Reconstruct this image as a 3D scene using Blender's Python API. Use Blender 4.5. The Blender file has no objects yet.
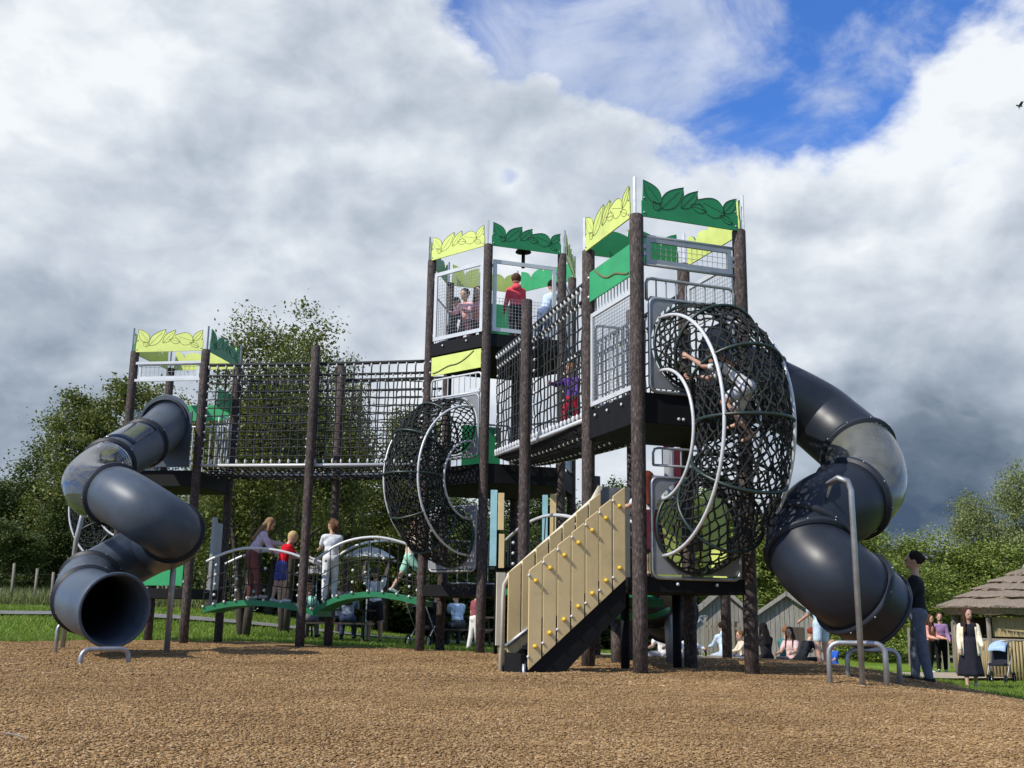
import bpy, bmesh, math, random
import numpy as np
from mathutils import Vector, Matrix, Euler
random.seed(7)
SC = bpy.context.scene
COL = SC.collection
PI = math.pi
R = math.radians

# ------------------------------------------------------------------ camera
FPX, PITCH, ROLL, CAMH = 1069.11, .212354, .015941, .627
cam_d = bpy.data.cameras.new("camera")
cam = bpy.data.objects.new("camera", cam_d)
COL.objects.link(cam)
MCAM = Matrix.Rotation(PI/2 + PITCH, 3, 'X') @ Matrix.Rotation(ROLL, 3, 'Z')
cam.matrix_world = Matrix.Translation((0, 0, CAMH)) @ MCAM.to_4x4()
cam_d.sensor_width = 36
cam_d.lens = FPX/1024*36
cam_d.clip_end = 6000
cam_d.clip_start = .05
SC.camera = cam

def ray(px, py):
    return MCAM @ Vector(((px-512)/FPX, -(py-384)/FPX, -1.0))
def at(px, py, Y):
    """surveyed position: the point of the place that lies Y metres ahead on this sight line"""
    d = ray(px, py)
    return Vector((0, 0, CAMH)) + d*(Y/d.y)

def sstep(t):
    t = min(1., max(0., t))
    return t*t*(3-2*t)
def gz(x, y):
    x0 = min(5.2, max(3.3, 3.3+.13*(y-11)))
    a = sstep((x-x0)/6.2)*sstep((y-4)/5)
    b = sstep((y-15)/12)*sstep((x+8)/13)*(1+.35*sstep((y-27)/8))
    drop = .84*a + .36*b*(1-a)
    rise = .62*sstep((-x-4+.12*(y-20))/9)*sstep((y-21)/14)
    lo = -.5*sstep((2.6-y)/6)
    return -drop + rise + lo
def ground_hit(px, py):
    d = ray(px, py)
    Y = 3.
    while Y < 90:
        p = Vector((0, 0, CAMH)) + d*(Y/d.y)
        if p.z <= gz(p.x, p.y): return p
        Y += .02
    return p
def onz(px, Y):
    """ground point under the sight column px at depth Y"""
    p = at(px, 600, Y)
    return Vector((p.x, Y, gz(p.x, Y)))

# ------------------------------------------------------------------ mesh builder
class MB:
    def __init__(s):
        s.v = []; s.f = []; s.m = []; s.sm = []
    def add(s, vs, fs, m=0, smooth=False):
        o = len(s.v)
        s.v.extend([tuple(v) for v in vs])
        for f in fs:
            s.f.append(tuple(i+o for i in f)); s.m.append(m); s.sm.append(smooth)
    def box(s, c, hx, hy, hz, m=0):
        """centre and three half-extent vectors"""
        c = Vector(c); vs = []
        for k in (-1, 1):
            for j in (-1, 1):
                for i in (-1, 1):
                    vs.append(c + hx*i + hy*j + hz*k)
        s.add(vs, [(0,2,3,1),(4,5,7,6),(0,1,5,4),(2,6,7,3),(0,4,6,2),(1,3,7,5)], m)
    def abox(s, x0, x1, y0, y1, z0, z1, m=0):
        s.box(((x0+x1)/2,(y0+y1)/2,(z0+z1)/2), Vector(((x1-x0)/2,0,0)), Vector((0,(y1-y0)/2,0)), Vector((0,0,(z1-z0)/2)), m)
    def bar(s, p0, p1, w, h, up=Vector((0,0,1)), m=0):
        p0 = Vector(p0); p1 = Vector(p1); d = p1-p0; L = d.length
        if L < 1e-6: return
        d /= L; a = d.cross(up)
        if a.length < 1e-4: a = d.cross(Vector((1,0,0)))
        a.normalize(); b = a.cross(d)
        s.box((p0+p1)/2, d*(L/2), a*(w/2), b*(h/2), m)
    def tube(s, pts, r, n=8, closed=False, cap=True, m=0, smooth=True):
        pts = [Vector(p) for p in pts]; N = len(pts)
        rr = r if isinstance(r, (list, tuple)) else [r]*N
        ring = []; vs = []; fs = []
        prev = None
        for i in range(N):
            if closed: t = pts[(i+1) % N]-pts[i-1]
            else: t = pts[min(i+1, N-1)]-pts[max(i-1, 0)]
            if t.length < 1e-9: t = Vector((0,0,1))
            t.normalize()
            if prev is None:
                a = t.cross(Vector((0,0,1)))
                if a.length < .05: a = t.cross(Vector((1,0,0)))
            else:
                a = prev - t*prev.dot(t)
                if a.length < 1e-4: a = t.cross(Vector((1,0,.3)))
            a.normalize(); prev = a; b = t.cross(a)
            for k in range(n):
                an = 2*PI*k/n
                vs.append(pts[i] + (a*math.cos(an)+b*math.sin(an))*rr[i])
        for i in range(N if closed else N-1):
            i2 = (i+1) % N
            for k in range(n):
                k2 = (k+1) % n
                fs.append((i*n+k, i*n+k2, i2*n+k2, i2*n+k))
        s.add(vs, fs, m, smooth)
        if cap and not closed:
            o = len(s.v)-N*n
            s.f.append(tuple(o+k for k in reversed(range(n)))); s.m.append(m); s.sm.append(False)
            s.f.append(tuple(o+(N-1)*n+k for k in range(n))); s.m.append(m); s.sm.append(False)
    def ell(s, c, ax, ay, az, nu=10, nv=7, m=0):
        c = Vector(c); vs = [c-az]
        for j in range(1, nv):
            ph = -PI/2+PI*j/nv
            for i in range(nu):
                th = 2*PI*i/nu
                vs.append(c + ax*(math.cos(ph)*math.cos(th)) + ay*(math.cos(ph)*math.sin(th)) + az*math.sin(ph))
        vs.append(c+az); fs = []
        for i in range(nu):
            fs.append((0, 1+(i+1) % nu, 1+i))
        for j in range(nv-2):
            for i in range(nu):
                a = 1+j*nu+i; b = 1+j*nu+(i+1) % nu
                fs.append((a, b, b+nu, a+nu))
        L = len(vs)-1
        for i in range(nu):
            fs.append((L, 1+(nv-2)*nu+i, 1+(nv-2)*nu+(i+1) % nu))
        s.add(vs, fs, m, True)
    def ball(s, c, r, m=0, nu=8, nv=6):
        s.ell(c, Vector((r,0,0)), Vector((0,r,0)), Vector((0,0,r)), nu, nv, m)
    def capsule(s, p0, p1, r0, r1, n=12):
        p0 = Vector(p0); p1 = Vector(p1)
        d = (p1-p0); L = max(d.length, 1e-5); d = d/L
        pts = []; rs = []
        for k in range(5):
            a = -PI/2 + PI/2*k/5
            pts.append(p0 + d*(math.sin(a)*r0)); rs.append(max(.0008, math.cos(a)*r0))
        pts.append(p0); rs.append(r0)
        pts.append(p1); rs.append(r1)
        for k in range(1, 6):
            a = PI/2*k/5
            pts.append(p1 + d*(math.sin(a)*r1)); rs.append(max(.0008, math.cos(a)*r1))
        s.tube(pts, rs, n)
    def ext(s, poly, O, u, v, w, m=0, mback=None, medge=None):
        """polygon (a,b) list in plane O+a*u+b*v, extruded by vector w"""
        n = len(poly)
        vs = [O+u*a+v*b for a, b in poly]; vs += [p+w for p in vs]
        nrm = u.cross(v)
        fr = tuple(range(n)); bk = tuple(range(n, 2*n))
        if nrm.dot(w) > 0: fr = fr[::-1]
        else: bk = bk[::-1]
        o = len(s.v); s.v.extend([tuple(p) for p in vs])
        def put(f, mm): s.f.append(tuple(o+i for i in f)); s.m.append(mm); s.sm.append(False)
        put(fr, m); put(bk, m if mback is None else mback)
        me = m if medge is None else medge
        for i in range(n):
            j = (i+1) % n
            q = (i, j, n+j, n+i)
            if nrm.dot(w) < 0: q = q[::-1]
            put(q, me)
    def build(s, name, mats, parent=None, bevel=0, label=None):
        off = parent_origin(parent)
        me = bpy.data.meshes.new(name)
        me.from_pydata([(x-off.x, y-off.y, z-off.z) for x, y, z in s.v], [], s.f)
        if not isinstance(mats, (list, tuple)): mats = [mats]
        for mt in mats: me.materials.append(mt)
        me.polygons.foreach_set('material_index', s.m)
        me.polygons.foreach_set('use_smooth', s.sm)
        me.update()
        o = bpy.data.objects.new(name, me); COL.objects.link(o)
        if parent is not None: o.parent = parent
        if bevel:
            b = o.modifiers.new('bevel', 'BEVEL'); b.width = bevel; b.segments = 2; b.limit_method = 'ANGLE'
        if label: o['label'] = label
        return o
def parent_origin(p):
    o = Vector((0,0,0))
    while p is not None:
        o = o + p.location; p = p.parent
    return o
def thing(name, label, cat, loc=(0,0,0), group=None):
    o = bpy.data.objects.new(name, None); COL.objects.link(o)
    o.empty_display_size = .2
    o.location = loc; tag(o, label, cat, group); return o
def tag(o, label=None, cat=None, group=None, kind=None):
    if label: o['label'] = label
    if cat: o['category'] = cat
    if group: o['group'] = group
    if kind: o['kind'] = kind
    return o
def copy_tree(o, parent=None):
    c = o.copy(); COL.objects.link(c)
    if parent is not None: c.parent = parent
    for ch in o.children: copy_tree(ch, c)
    return c

# ------------------------------------------------------------------ materials
def nodes(name):
    m = bpy.data.materials.new(name); m.use_nodes = True
    nt = m.node_tree; nt.nodes.clear()
    out = nt.nodes.new('ShaderNodeOutputMaterial')
    b = nt.nodes.new('ShaderNodeBsdfPrincipled')
    nt.links.new(b.outputs[0], out.inputs[0])
    return m, nt, b, out
def ramp(nt, fac, stops):
    r = nt.nodes.new('ShaderNodeValToRGB')
    e = r.color_ramp.elements
    while len(e) < len(stops): e.new(.5)
    for i, (p, c) in enumerate(stops):
        e[i].position = p; e[i].color = (*c, 1) if len(c) == 3 else c
    nt.links.new(fac, r.inputs[0]); return r.outputs[0]
def noise(nt, scale, detail=4, rough=.55, vec=None, dist=0):
    n = nt.nodes.new('ShaderNodeTexNoise'); n.inputs['Scale'].default_value = scale
    n.inputs['Detail'].default_value = detail; n.inputs['Roughness'].default_value = rough
    n.inputs['Distortion'].default_value = dist
    if vec is not None: nt.links.new(vec, n.inputs['Vector'])
    return n.outputs['Fac']
def texco(nt, which='Object'):
    return nt.nodes.new('ShaderNodeTexCoord').outputs[which]
def bump(nt, b, h, strength=.3, dist=.01):
    n = nt.nodes.new('ShaderNodeBump'); n.inputs['Strength'].default_value = strength
    n.inputs['Distance'].default_value = dist
    nt.links.new(h, n.inputs['Height']); nt.links.new(n.outputs[0], b.inputs['Normal'])
def hexlin(c):
    return tuple(((x/12.92) if x <= .04045 else ((x+.055)/1.055)**2.4) for x in [q/255 for q in c])
def mul(c, k): return tuple(min(1, x*k) for x in c)
def plain(name, c, rough=.5, var=.15, scale=6, metal=0, bs=.0, spec=.5, bscale=60, dirt=0):
    m, nt, b, _ = nodes(name)
    co = texco(nt)
    n = noise(nt, scale, 5, .6, co)
    col = ramp(nt, n, [(.3, mul(c, 1-var)), (.7, mul(c, 1+var))])
    if dirt:
        n2 = noise(nt, 2.3, 8, .7, co, 1.5)
        mx = nt.nodes.new('ShaderNodeMixRGB'); mx.blend_type = 'MULTIPLY'
        f = ramp(nt, n2, [(.5, (0,0,0)), (.72, (dirt,)*3)])
        nt.links.new(f, mx.inputs[0]); nt.links.new(col, mx.inputs[1]); mx.inputs[2].default_value = (.45,.4,.33,1)
        col = mx.outputs[0]
    nt.links.new(col, b.inputs['Base Color'])
    r = nt.nodes.new('ShaderNodeMapRange'); r.inputs[3].default_value = max(.05, rough-.1); r.inputs[4].default_value = min(1, rough+.12)
    nt.links.new(n, r.inputs[0]); nt.links.new(r.outputs[0], b.inputs['Roughness'])
    b.inputs['Metallic'].default_value = metal
    b.inputs['Specular IOR Level'].default_value = spec
    if bs: bump(nt, b, noise(nt, bscale, 4, .6, co), bs, .01)
    return m
M = {}
def post_mat():
    m, nt, b, _ = nodes('brown_post')
    co = texco(nt)
    mp = nt.nodes.new('ShaderNodeMapping'); mp.inputs['Scale'].default_value = (1,1,.35)
    nt.links.new(co, mp.inputs[0])
    n = noise(nt, 48, 5, .7, mp.outputs[0])
    n2 = noise(nt, 3, 4, .6, co)
    c = ramp(nt, n, [(.34, (.026,.020,.0185)), (.52, (.070,.054,.049)), (.72, (.20,.16,.147))])
    mx = nt.nodes.new('ShaderNodeMixRGB'); mx.blend_type = 'MULTIPLY'; mx.inputs[0].default_value = .6
    nt.links.new(c, mx.inputs[1]); nt.links.new(ramp(nt, n2, [(.35,(.6,.58,.56)),(.65,(1,.98,.95))]), mx.inputs[2])
    nt.links.new(mx.outputs[0], b.inputs['Base Color'])
    b.inputs['Roughness'].default_value = .8
    b.inputs['Specular IOR Level'].default_value = .25
    bump(nt, b, n, .5, .01)
    return m
M['post'] = post_mat()
M['green'] = plain('green_board', (.014,.215,.070), .45, .12, 3, dirt=.25)
M['leafgreen'] = plain('bright_green_board', (.022,.30,.10), .45, .12, 3, dirt=.25)
M['yellow'] = plain('lime_board', (.57,.65,.165), .45, .1, 3, dirt=.2)
M['darkline'] = plain('dark_groove', (.012,.05,.02), .7)
M['oliveline'] = plain('olive_groove', (.16,.18,.045), .7)
M['brownline'] = plain('brown_groove', (.12,.12,.05), .7)
M['steel'] = plain('galvanised_steel', (.34,.35,.36), .45, .2, 9, .7)
M['whiterail'] = plain('pale_rail', (.55,.56,.57), .4, .06, 5, .1, dirt=.2)
M['greysteel'] = plain('grey_frame', (.30,.31,.32), .45, .1, 5, .4, dirt=.2)
M['black'] = plain('black_deck', (.006,.006,.0065), .7, .3, 8, spec=.2)
M['rope'] = plain('black_rope', (.013,.0145,.015), .75, .35, 40, bs=.6, bscale=160)
M['netrope'] = plain('dark_green_rope', (.006,.009,.0078), .8, .45, 30, bs=.6, bscale=160)
M['hoop'] = plain('dark_green_hoop', (.012,.026,.021), .4, .15, 6)
M['clamp'] = plain('white_clamp', (.58,.58,.57), .5, .12, 20)
M['panelgrey'] = plain('grey_plate', (.20,.205,.21), .5, .15, 4, dirt=.3)
M['beige'] = plain('beige_board', (.60,.455,.225), .5, .08, 3, dirt=.3)
M['beigerail'] = plain('beige_rail', (.58,.52,.40), .45, .06, 4, dirt=.2)
M['peg'] = plain('yellow_peg', (.64,.42,.03), .4, .05)
M['paleblue'] = plain('pale_blue_board', (.28,.50,.55), .5, .1, 4, dirt=.3)
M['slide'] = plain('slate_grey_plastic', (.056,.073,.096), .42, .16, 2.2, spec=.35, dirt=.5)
M['slidedark'] = plain('charcoal_plastic_shaded', (.014,.018,.026), .38, .15, 2.2, spec=.35, dirt=.4)  # charcoal plastic, darkened further to put the tower's shade in its colour
M['slidering'] = plain('dark_flange', (.016,.020,.028), .5, .1, 5, spec=.3)
M['red'] = plain('red_plastic', (.36,.015,.02), .4, .05)
M['deckgreen'] = plain('green_rubber_deck', (.015,.19,.075), .5, .12, 5, dirt=.3)
M['blueplastic'] = plain('blue_plastic', (.02,.09,.30), .4)

def clear_mat(name, tint, haze, hz_col, rough=.05):
    """thin clear plastic: tinted transmission, sky reflections at grazing angles, a little haze"""
    m, nt, b, out = nodes(name)
    nt.nodes.remove(b)
    tr = nt.nodes.new('ShaderNodeBsdfTransparent'); tr.inputs[0].default_value = (*tint, 1)
    df = nt.nodes.new('ShaderNodeBsdfDiffuse'); df.inputs[0].default_value = (*hz_col, 1)
    tl = nt.nodes.new('ShaderNodeBsdfTranslucent'); tl.inputs[0].default_value = (*hz_col, 1)
    md = nt.nodes.new('ShaderNodeMixShader'); md.inputs[0].default_value = .4; nt.links.new(df.outputs[0], md.inputs[1]); nt.links.new(tl.outputs[0], md.inputs[2])
    n = noise(nt, 2.5, 3, .5, texco(nt), .5)
    r = nt.nodes.new('ShaderNodeMapRange'); r.inputs[1].default_value = .3; r.inputs[2].default_value = .7; r.inputs[3].default_value = haze*.7; r.inputs[4].default_value = haze*1.3
    nt.links.new(n, r.inputs[0])
    m1 = nt.nodes.new('ShaderNodeMixShader'); nt.links.new(r.outputs[0], m1.inputs[0]); nt.links.new(tr.outputs[0], m1.inputs[1]); nt.links.new(md.outputs[0], m1.inputs[2])
    gl = nt.nodes.new('ShaderNodeBsdfGlossy'); gl.inputs['Roughness'].default_value = rough
    fr = nt.nodes.new('ShaderNodeFresnel'); fr.inputs[0].default_value = 1.38
    m2 = nt.nodes.new('ShaderNodeMixShader'); nt.links.new(fr.outputs[0], m2.inputs[0]); nt.links.new(m1.outputs[0], m2.inputs[1]); nt.links.new(gl.outputs[0], m2.inputs[2])
    nt.links.new(m2.outputs[0], out.inputs[0])
    return m
M['clear'] = clear_mat('clear_tube', (.88,.90,.92), .10, (.5,.52,.54), .10)
M['frost'] = clear_mat('frosted_tube', (.62,.63,.58), .55, (.30,.31,.27), .2)
M['window'] = plain('dark_window', (.012,.02,.045), .15, .1, 5)
M['wire'] = plain('wire_mesh', (.36,.37,.38), .5, .1, 5, .5)

def leaf_mat(name, c0, c1, c2, trans=.25):
    m, nt, b, out = nodes(name)
    g = nt.nodes.new('ShaderNodeNewGeometry')
    col = ramp(nt, g.outputs['Random Per Island'], [(0, c0), (.5, c1), (1, c2)])
    n = noise(nt, .5, 3, .5, texco(nt))
    mx = nt.nodes.new('ShaderNodeMixRGB'); mx.blend_type = 'MULTIPLY'; mx.inputs[0].default_value = .8
    nt.links.new(col, mx.inputs[1]); nt.links.new(ramp(nt, n, [(.35,(.65,.7,.6)),(.65,(1.0,1.0,1.0))]), mx.inputs[2])
    nt.links.new(mx.outputs[0], b.inputs['Base Color'])
    b.inputs['Roughness'].default_value = .55; b.inputs['Specular IOR Level'].default_value = .3
    tr = nt.nodes.new('ShaderNodeBsdfTranslucent')
    nt.links.new(mx.outputs[0], tr.inputs[0])
    ms = nt.nodes.new('ShaderNodeMixShader'); ms.inputs[0].default_value = trans
    nt.links.new(b.outputs[0], ms.inputs[1]); nt.links.new(tr.outputs[0], ms.inputs[2])
    nt.links.new(ms.outputs[0], out.inputs[0])
    return m
M['leaf_olive'] = leaf_mat('olive_leaves', (.09,.115,.024), (.14,.165,.034), (.21,.21,.05))
M['leaf_dark'] = leaf_mat('dark_leaves', (.05,.075,.019), (.085,.118,.028), (.125,.155,.04), .2)
M['leaf_mid'] = leaf_mat('mid_leaves', (.145,.195,.036), (.21,.265,.052), (.30,.33,.085))
M['leaf_willow'] = leaf_mat('grey_green_leaves', (.15,.18,.06), (.22,.25,.09), (.30,.32,.125))
M['barkwood'] = plain('tree_bark', (.055,.042,.032), .9, .35, 12, bs=.8, bscale=30)
M['thatch'] = None
def wood(name, c, rough=.8, sc=(18,18,1.4), lo=.5, hi=1.35):
    m, nt, b, _ = nodes(name)
    mp = nt.nodes.new('ShaderNodeMapping'); mp.inputs['Scale'].default_value = sc
    nt.links.new(texco(nt), mp.inputs[0])
    n = noise(nt, 2.2, 6, .65, mp.outputs[0], .4)
    nt.links.new(ramp(nt, n, [(.25, mul(c,lo)), (.5, c), (.75, mul(c,hi))]), b.inputs['Base Color'])
    b.inputs['Roughness'].default_value = rough; b.inputs['Specular IOR Level'].default_value = .2
    bump(nt, b, n, .4, .01); return m
M['greywood'] = wood('weathered_boards', (.24,.225,.20))
M['roofwood'] = wood('grey_roof_boards', (.17,.16,.15))
M['tablewood'] = wood('dark_table_wood', (.07,.055,.045))
M['fencewood'] = wood('pale_fence_wood', (.20,.175,.14))
M['bamboo'] = wood('bamboo_screen', (.30,.235,.12), .7, (22,22,1))
M['thatch'] = wood('grey_thatch', (.205,.165,.125), .95, (14,14,2.2), .35, 1.5)
CLOTH = {}
def cloth(c, k=1.0):
    key = tuple(c)
    if key not in CLOTH:
        CLOTH[key] = plain('fabric_%d_%d_%d' % key, mul(hexlin(c), .85*k), .85, .24, 11, spec=.2, bs=.7, bscale=16)
    return CLOTH[key]
def mark_skin(name, c):
    m, nt, b, _ = nodes(name)
    n = noise(nt, 9, 4, .6, texco(nt))
    nt.links.new(ramp(nt, n, [(.3, mul(c,.88)), (.7, mul(c,1.08))]), b.inputs['Base Color'])
    b.inputs['Roughness'].default_value = .5
    b.inputs['Subsurface Weight'].default_value = .08
    b.inputs['Subsurface Radius'].default_value = (.02,.008,.004)
    return m
M['skin'] = mark_skin('skin', (.50,.29,.20))
M['eye'] = plain('eye_dark', (.02,.015,.012), .2)
M['lip'] = plain('lip', (.35,.12,.10), .5)
# ------------------------------------------------------------------ geometry of the play structure
class Face:
    """vertical face from A to B (plan points), outward normal o"""
    def __init__(s, A, B, inside):
        s.A = Vector((A[0], A[1], 0)); B = Vector((B[0], B[1], 0))
        s.L = (B-s.A).length; s.u = (B-s.A)/s.L
        s.o = Vector((s.u.y, -s.u.x, 0))
        if s.o.dot(Vector((inside[0], inside[1], 0))-s.A) > 0: s.o = -s.o
    def p(s, a, z, o=0):
        q = s.A + s.u*a + s.o*o; return Vector((q.x, q.y, z))
ZV = Vector((0,0,1))
PR = .083
def post(parent, xy, H, z0=None, r=PR, name='post'):
    z0 = gz(*xy)-.25 if z0 is None else z0
    b = MB(); n = 18
    zs = [z0 + (H-.012-z0)*k/6 for k in range(7)]
    b.tube([(xy[0], xy[1], z) for z in zs]+[(xy[0],xy[1],H)], [r]*7+[r*.9], n)
    return b.build(name, M['post'], parent)
def leaf_curve(base, tip, wid, n=9, lean=0):
    bx, by = base; tx, ty = tip
    dx, dy = tx-bx, ty-by; L = math.hypot(dx, dy); nx, ny = -dy/L, dx/L
    up = []; dn = []
    for k in range(n+1):
        t = k/n; w = wid*math.sin(PI*t**.8)*.5
        x = bx+dx*t; y = by+dy*t
        c = lean*math.sin(PI*t)
        up.append((x+nx*(w+c), y+ny*(w+c))); dn.append((x-nx*(w-c), y-ny*(w-c)))
    mid = [(bx+dx*k/n*.8+nx*lean*math.sin(PI*k/n*.8), by+dy*k/n*.8+ny*lean*math.sin(PI*k/n*.8)) for k in range(n+1)]
    return up+dn[::-1], mid
LEAVES = [((.19,.40),(.012,.985),.15), ((.19,.27),(.43,.95),.16), ((.40,.37),(.58,.92),.12), ((.86,.40),(.57,.68),.20),
          ((.845,.42),(.99,.88),.11), ((.17,.22),(.105,.45),.07), ((.66,.40),(.49,.50),.09), ((.94,.16),(.80,.36),.07)]
def crown_panel(parent, F, z0, h, mo, mi, lo, li, a0=.045, flip=False):
    """cut board with a leafy top edge: outer face mo, inner face mi"""
    W = F.L-2*a0; b = MB()
    polys = []
    asp = W
    for base, tip, wd in LEAVES:
        q, mid = leaf_curve((base[0]*asp, base[1]*h), (tip[0]*asp, tip[1]*h), wd*1.25)
        polys.append((q, mid))
    def top(x):
        best = h*.42
        for q, _ in polys[:5]:
            for i in range(len(q)):
                (x0, y0), (x1, y1) = q[i], q[(i+1) % len(q)]
                if (x0-x)*(x1-x) <= 0 and abs(x1-x0) > 1e-9:
                    y = y0+(y1-y0)*(x-x0)/(x1-x0); best = max(best, y)
        return min(best, h)
    N = 110
    prof = [(asp*k/N, top(asp*k/N)) for k in range(N+1)]
    poly = [(0,0), (asp,0)] + prof[::-1]
    fx = (lambda a: asp-a) if flip else (lambda a: a)
    poly = [(fx(a), z) for a, z in poly]
    if flip: poly = poly[::-1]
    O = F.p(a0, z0, .045)
    b.ext(poly, O, F.u, ZV, F.o*.02, 0, 1, 1)
    # which side ext calls front does not matter: assign by normal below
    o = b.build('leaf_panel', [mi, mo], parent)
    for p in o.data.polygons:
        p.material_index = 1 if p.normal.dot(F.o) > -.5 else 0
    for side, mt in ((.066, lo),):
        g = MB()
        for q, mid in polys:
            q2 = [(min(asp-.004, max(.004, a)), min(top(a)-.002, max(.01, z))) for a, z in q]
            g.tube([F.p(a0+fx(a), z0+z, side) for a, z in q2], .0042, 4, closed=True)
            g.tube([F.p(a0+fx(a), z0+z, side) for a, z in mid], .003, 4)
        g.build('leaf_outline', mt, o)
    k = MB()
    for a, z in ((.03, .05), (.03, h*.5), (asp-.03, .05), (asp-.03, h*.5)): k.ell(F.p(a0+a, z0+z, .066), F.u*.016, ZV*.016, F.o*.01, 8, 4)
    k.build('fixing', M['steel'], o)
    return o
def frame_rect(b, F, a0, a1, z0, z1, o, w=.05, t=.03, m=0):
    c = lambda a, z: F.p(a, z, o)
    zz = ZV
    b.box(c((a0+a1)/2, z0+w/2), F.u*((a1-a0)/2), F.o*(t/2), zz*(w/2), m)
    b.box(c((a0+a1)/2, z1-w/2), F.u*((a1-a0)/2), F.o*(t/2), zz*(w/2), m)
    b.box(c(a0+w/2, (z0+z1)/2), F.u*(w/2), F.o*(t/2), zz*((z1-z0)/2-w), m)
    b.box(c(a1-w/2, (z0+z1)/2), F.u*(w/2), F.o*(t/2), zz*((z1-z0)/2-w), m)
def mesh_panel(parent, F, a0, a1, z0, z1, mat, pitch=.05, zmesh=None, w=.055, o=.0, r=.0032):
    b = MB(); frame_rect(b, F, a0, a1, z0, z1, o, w)
    pn = b.build('mesh_panel', mat, parent)
    g = MB(); zt = (zmesh or z1)-w
    x = a0+w
    while x < a1-w:
        g.tube([F.p(x, z0+w, o), F.p(x, zt, o)], r, 4, cap=False); x += pitch
    z = z0+w
    while z < zt:
        g.tube([F.p(a0+w, z, o+.006), F.p(a1-w, z, o+.006)], r, 4, cap=False); z += pitch
    g.build('wire_mesh', M['wire'], pn)
    br = MB()
    for a, z in ((a0, z0+.12), (a0, z1-.12), (a1, z0+.12), (a1, z1-.12)):
        d = -.05 if a == a0 else .05
        br.box(F.p(a+d, z, o), F.u*.05, F.o*.012, ZV*.025)
    br.build('bracket', M['steel'], pn)
    return pn
def bar_rail(parent, F, a0, a1, z0, z1, mat, step=.12, r=.018, o=0, name='railing', rb=.011):
    b = MB()
    b.tube([F.p(a0, z0, o), F.p(a0, z1-.06, o), F.p(a0+.02, z1-.015, o), F.p(a0+.07, z1, o), F.p(a1-.07, z1, o), F.p(a1-.02, z1-.015, o), F.p(a1, z1-.06, o), F.p(a1, z0, o)], r, 8)
    b.tube([F.p(a0, z0, o), F.p(a1, z0, o)], r, 8)
    n = max(2, int((a1-a0)/step))
    for k in range(1, n):
        a = a0+(a1-a0)*k/n
        b.tube([F.p(a, z0, o), F.p(a, z1, o)], rb, 6, cap=False)
    return b.build(name, mat, parent)
def curve_panel(parent, F, a0, a1, z0, z1, mat, lmat, o=.02):
    b = MB()
    b.box(F.p((a0+a1)/2, (z0+z1)/2, o), F.u*((a1-a0)/2), F.o*.01, ZV*((z1-z0)/2))
    pn = b.build('curved_line_panel', mat, parent, bevel=.004)
    g = MB(); h = z1-z0
    pts = []
    for k in range(15):
        t = k/14
        pts.append(F.p(a0+(a1-a0)*(.04+.82*t), z0+h*(.12+.28*sstep(t*2.2)+.55*max(0, (t-.55)/.45)**1.6), o+.011))
    g.tube(pts, .016, 4)
    g.build('groove', lmat, pn)
    for a in (a0, a1):
        k = MB()
        for z in (z0+.07, z1-.07):
            k.ball(F.p(a+(-.03 if a == a0 else .03), z, o), .03)
        k.build('bracket', M['steel'], pn)
    return pn
def ngon_deck(parent, pts, z1, th, mat=None, name='deck'):
    b = MB()
    b.ext([(p[0], p[1]) for p in pts], Vector((0,0,z1-th)), Vector((1,0,0)), Vector((0,1,0)), ZV*th)
    d = b.build(name, mat or M['black'], parent, bevel=.006)
    return d
def bolts(parent, F, z, aa, o):
    b = MB()
    for a in aa: b.ell(F.p(a, z, o), F.u*.02, ZV*.02, F.o*.012, 8, 5)
    b.build('bolt', M['clamp'], parent)

def net_seg(b, p, q, r, n=4): b.tube([p, q], r, n, cap=False)

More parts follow.
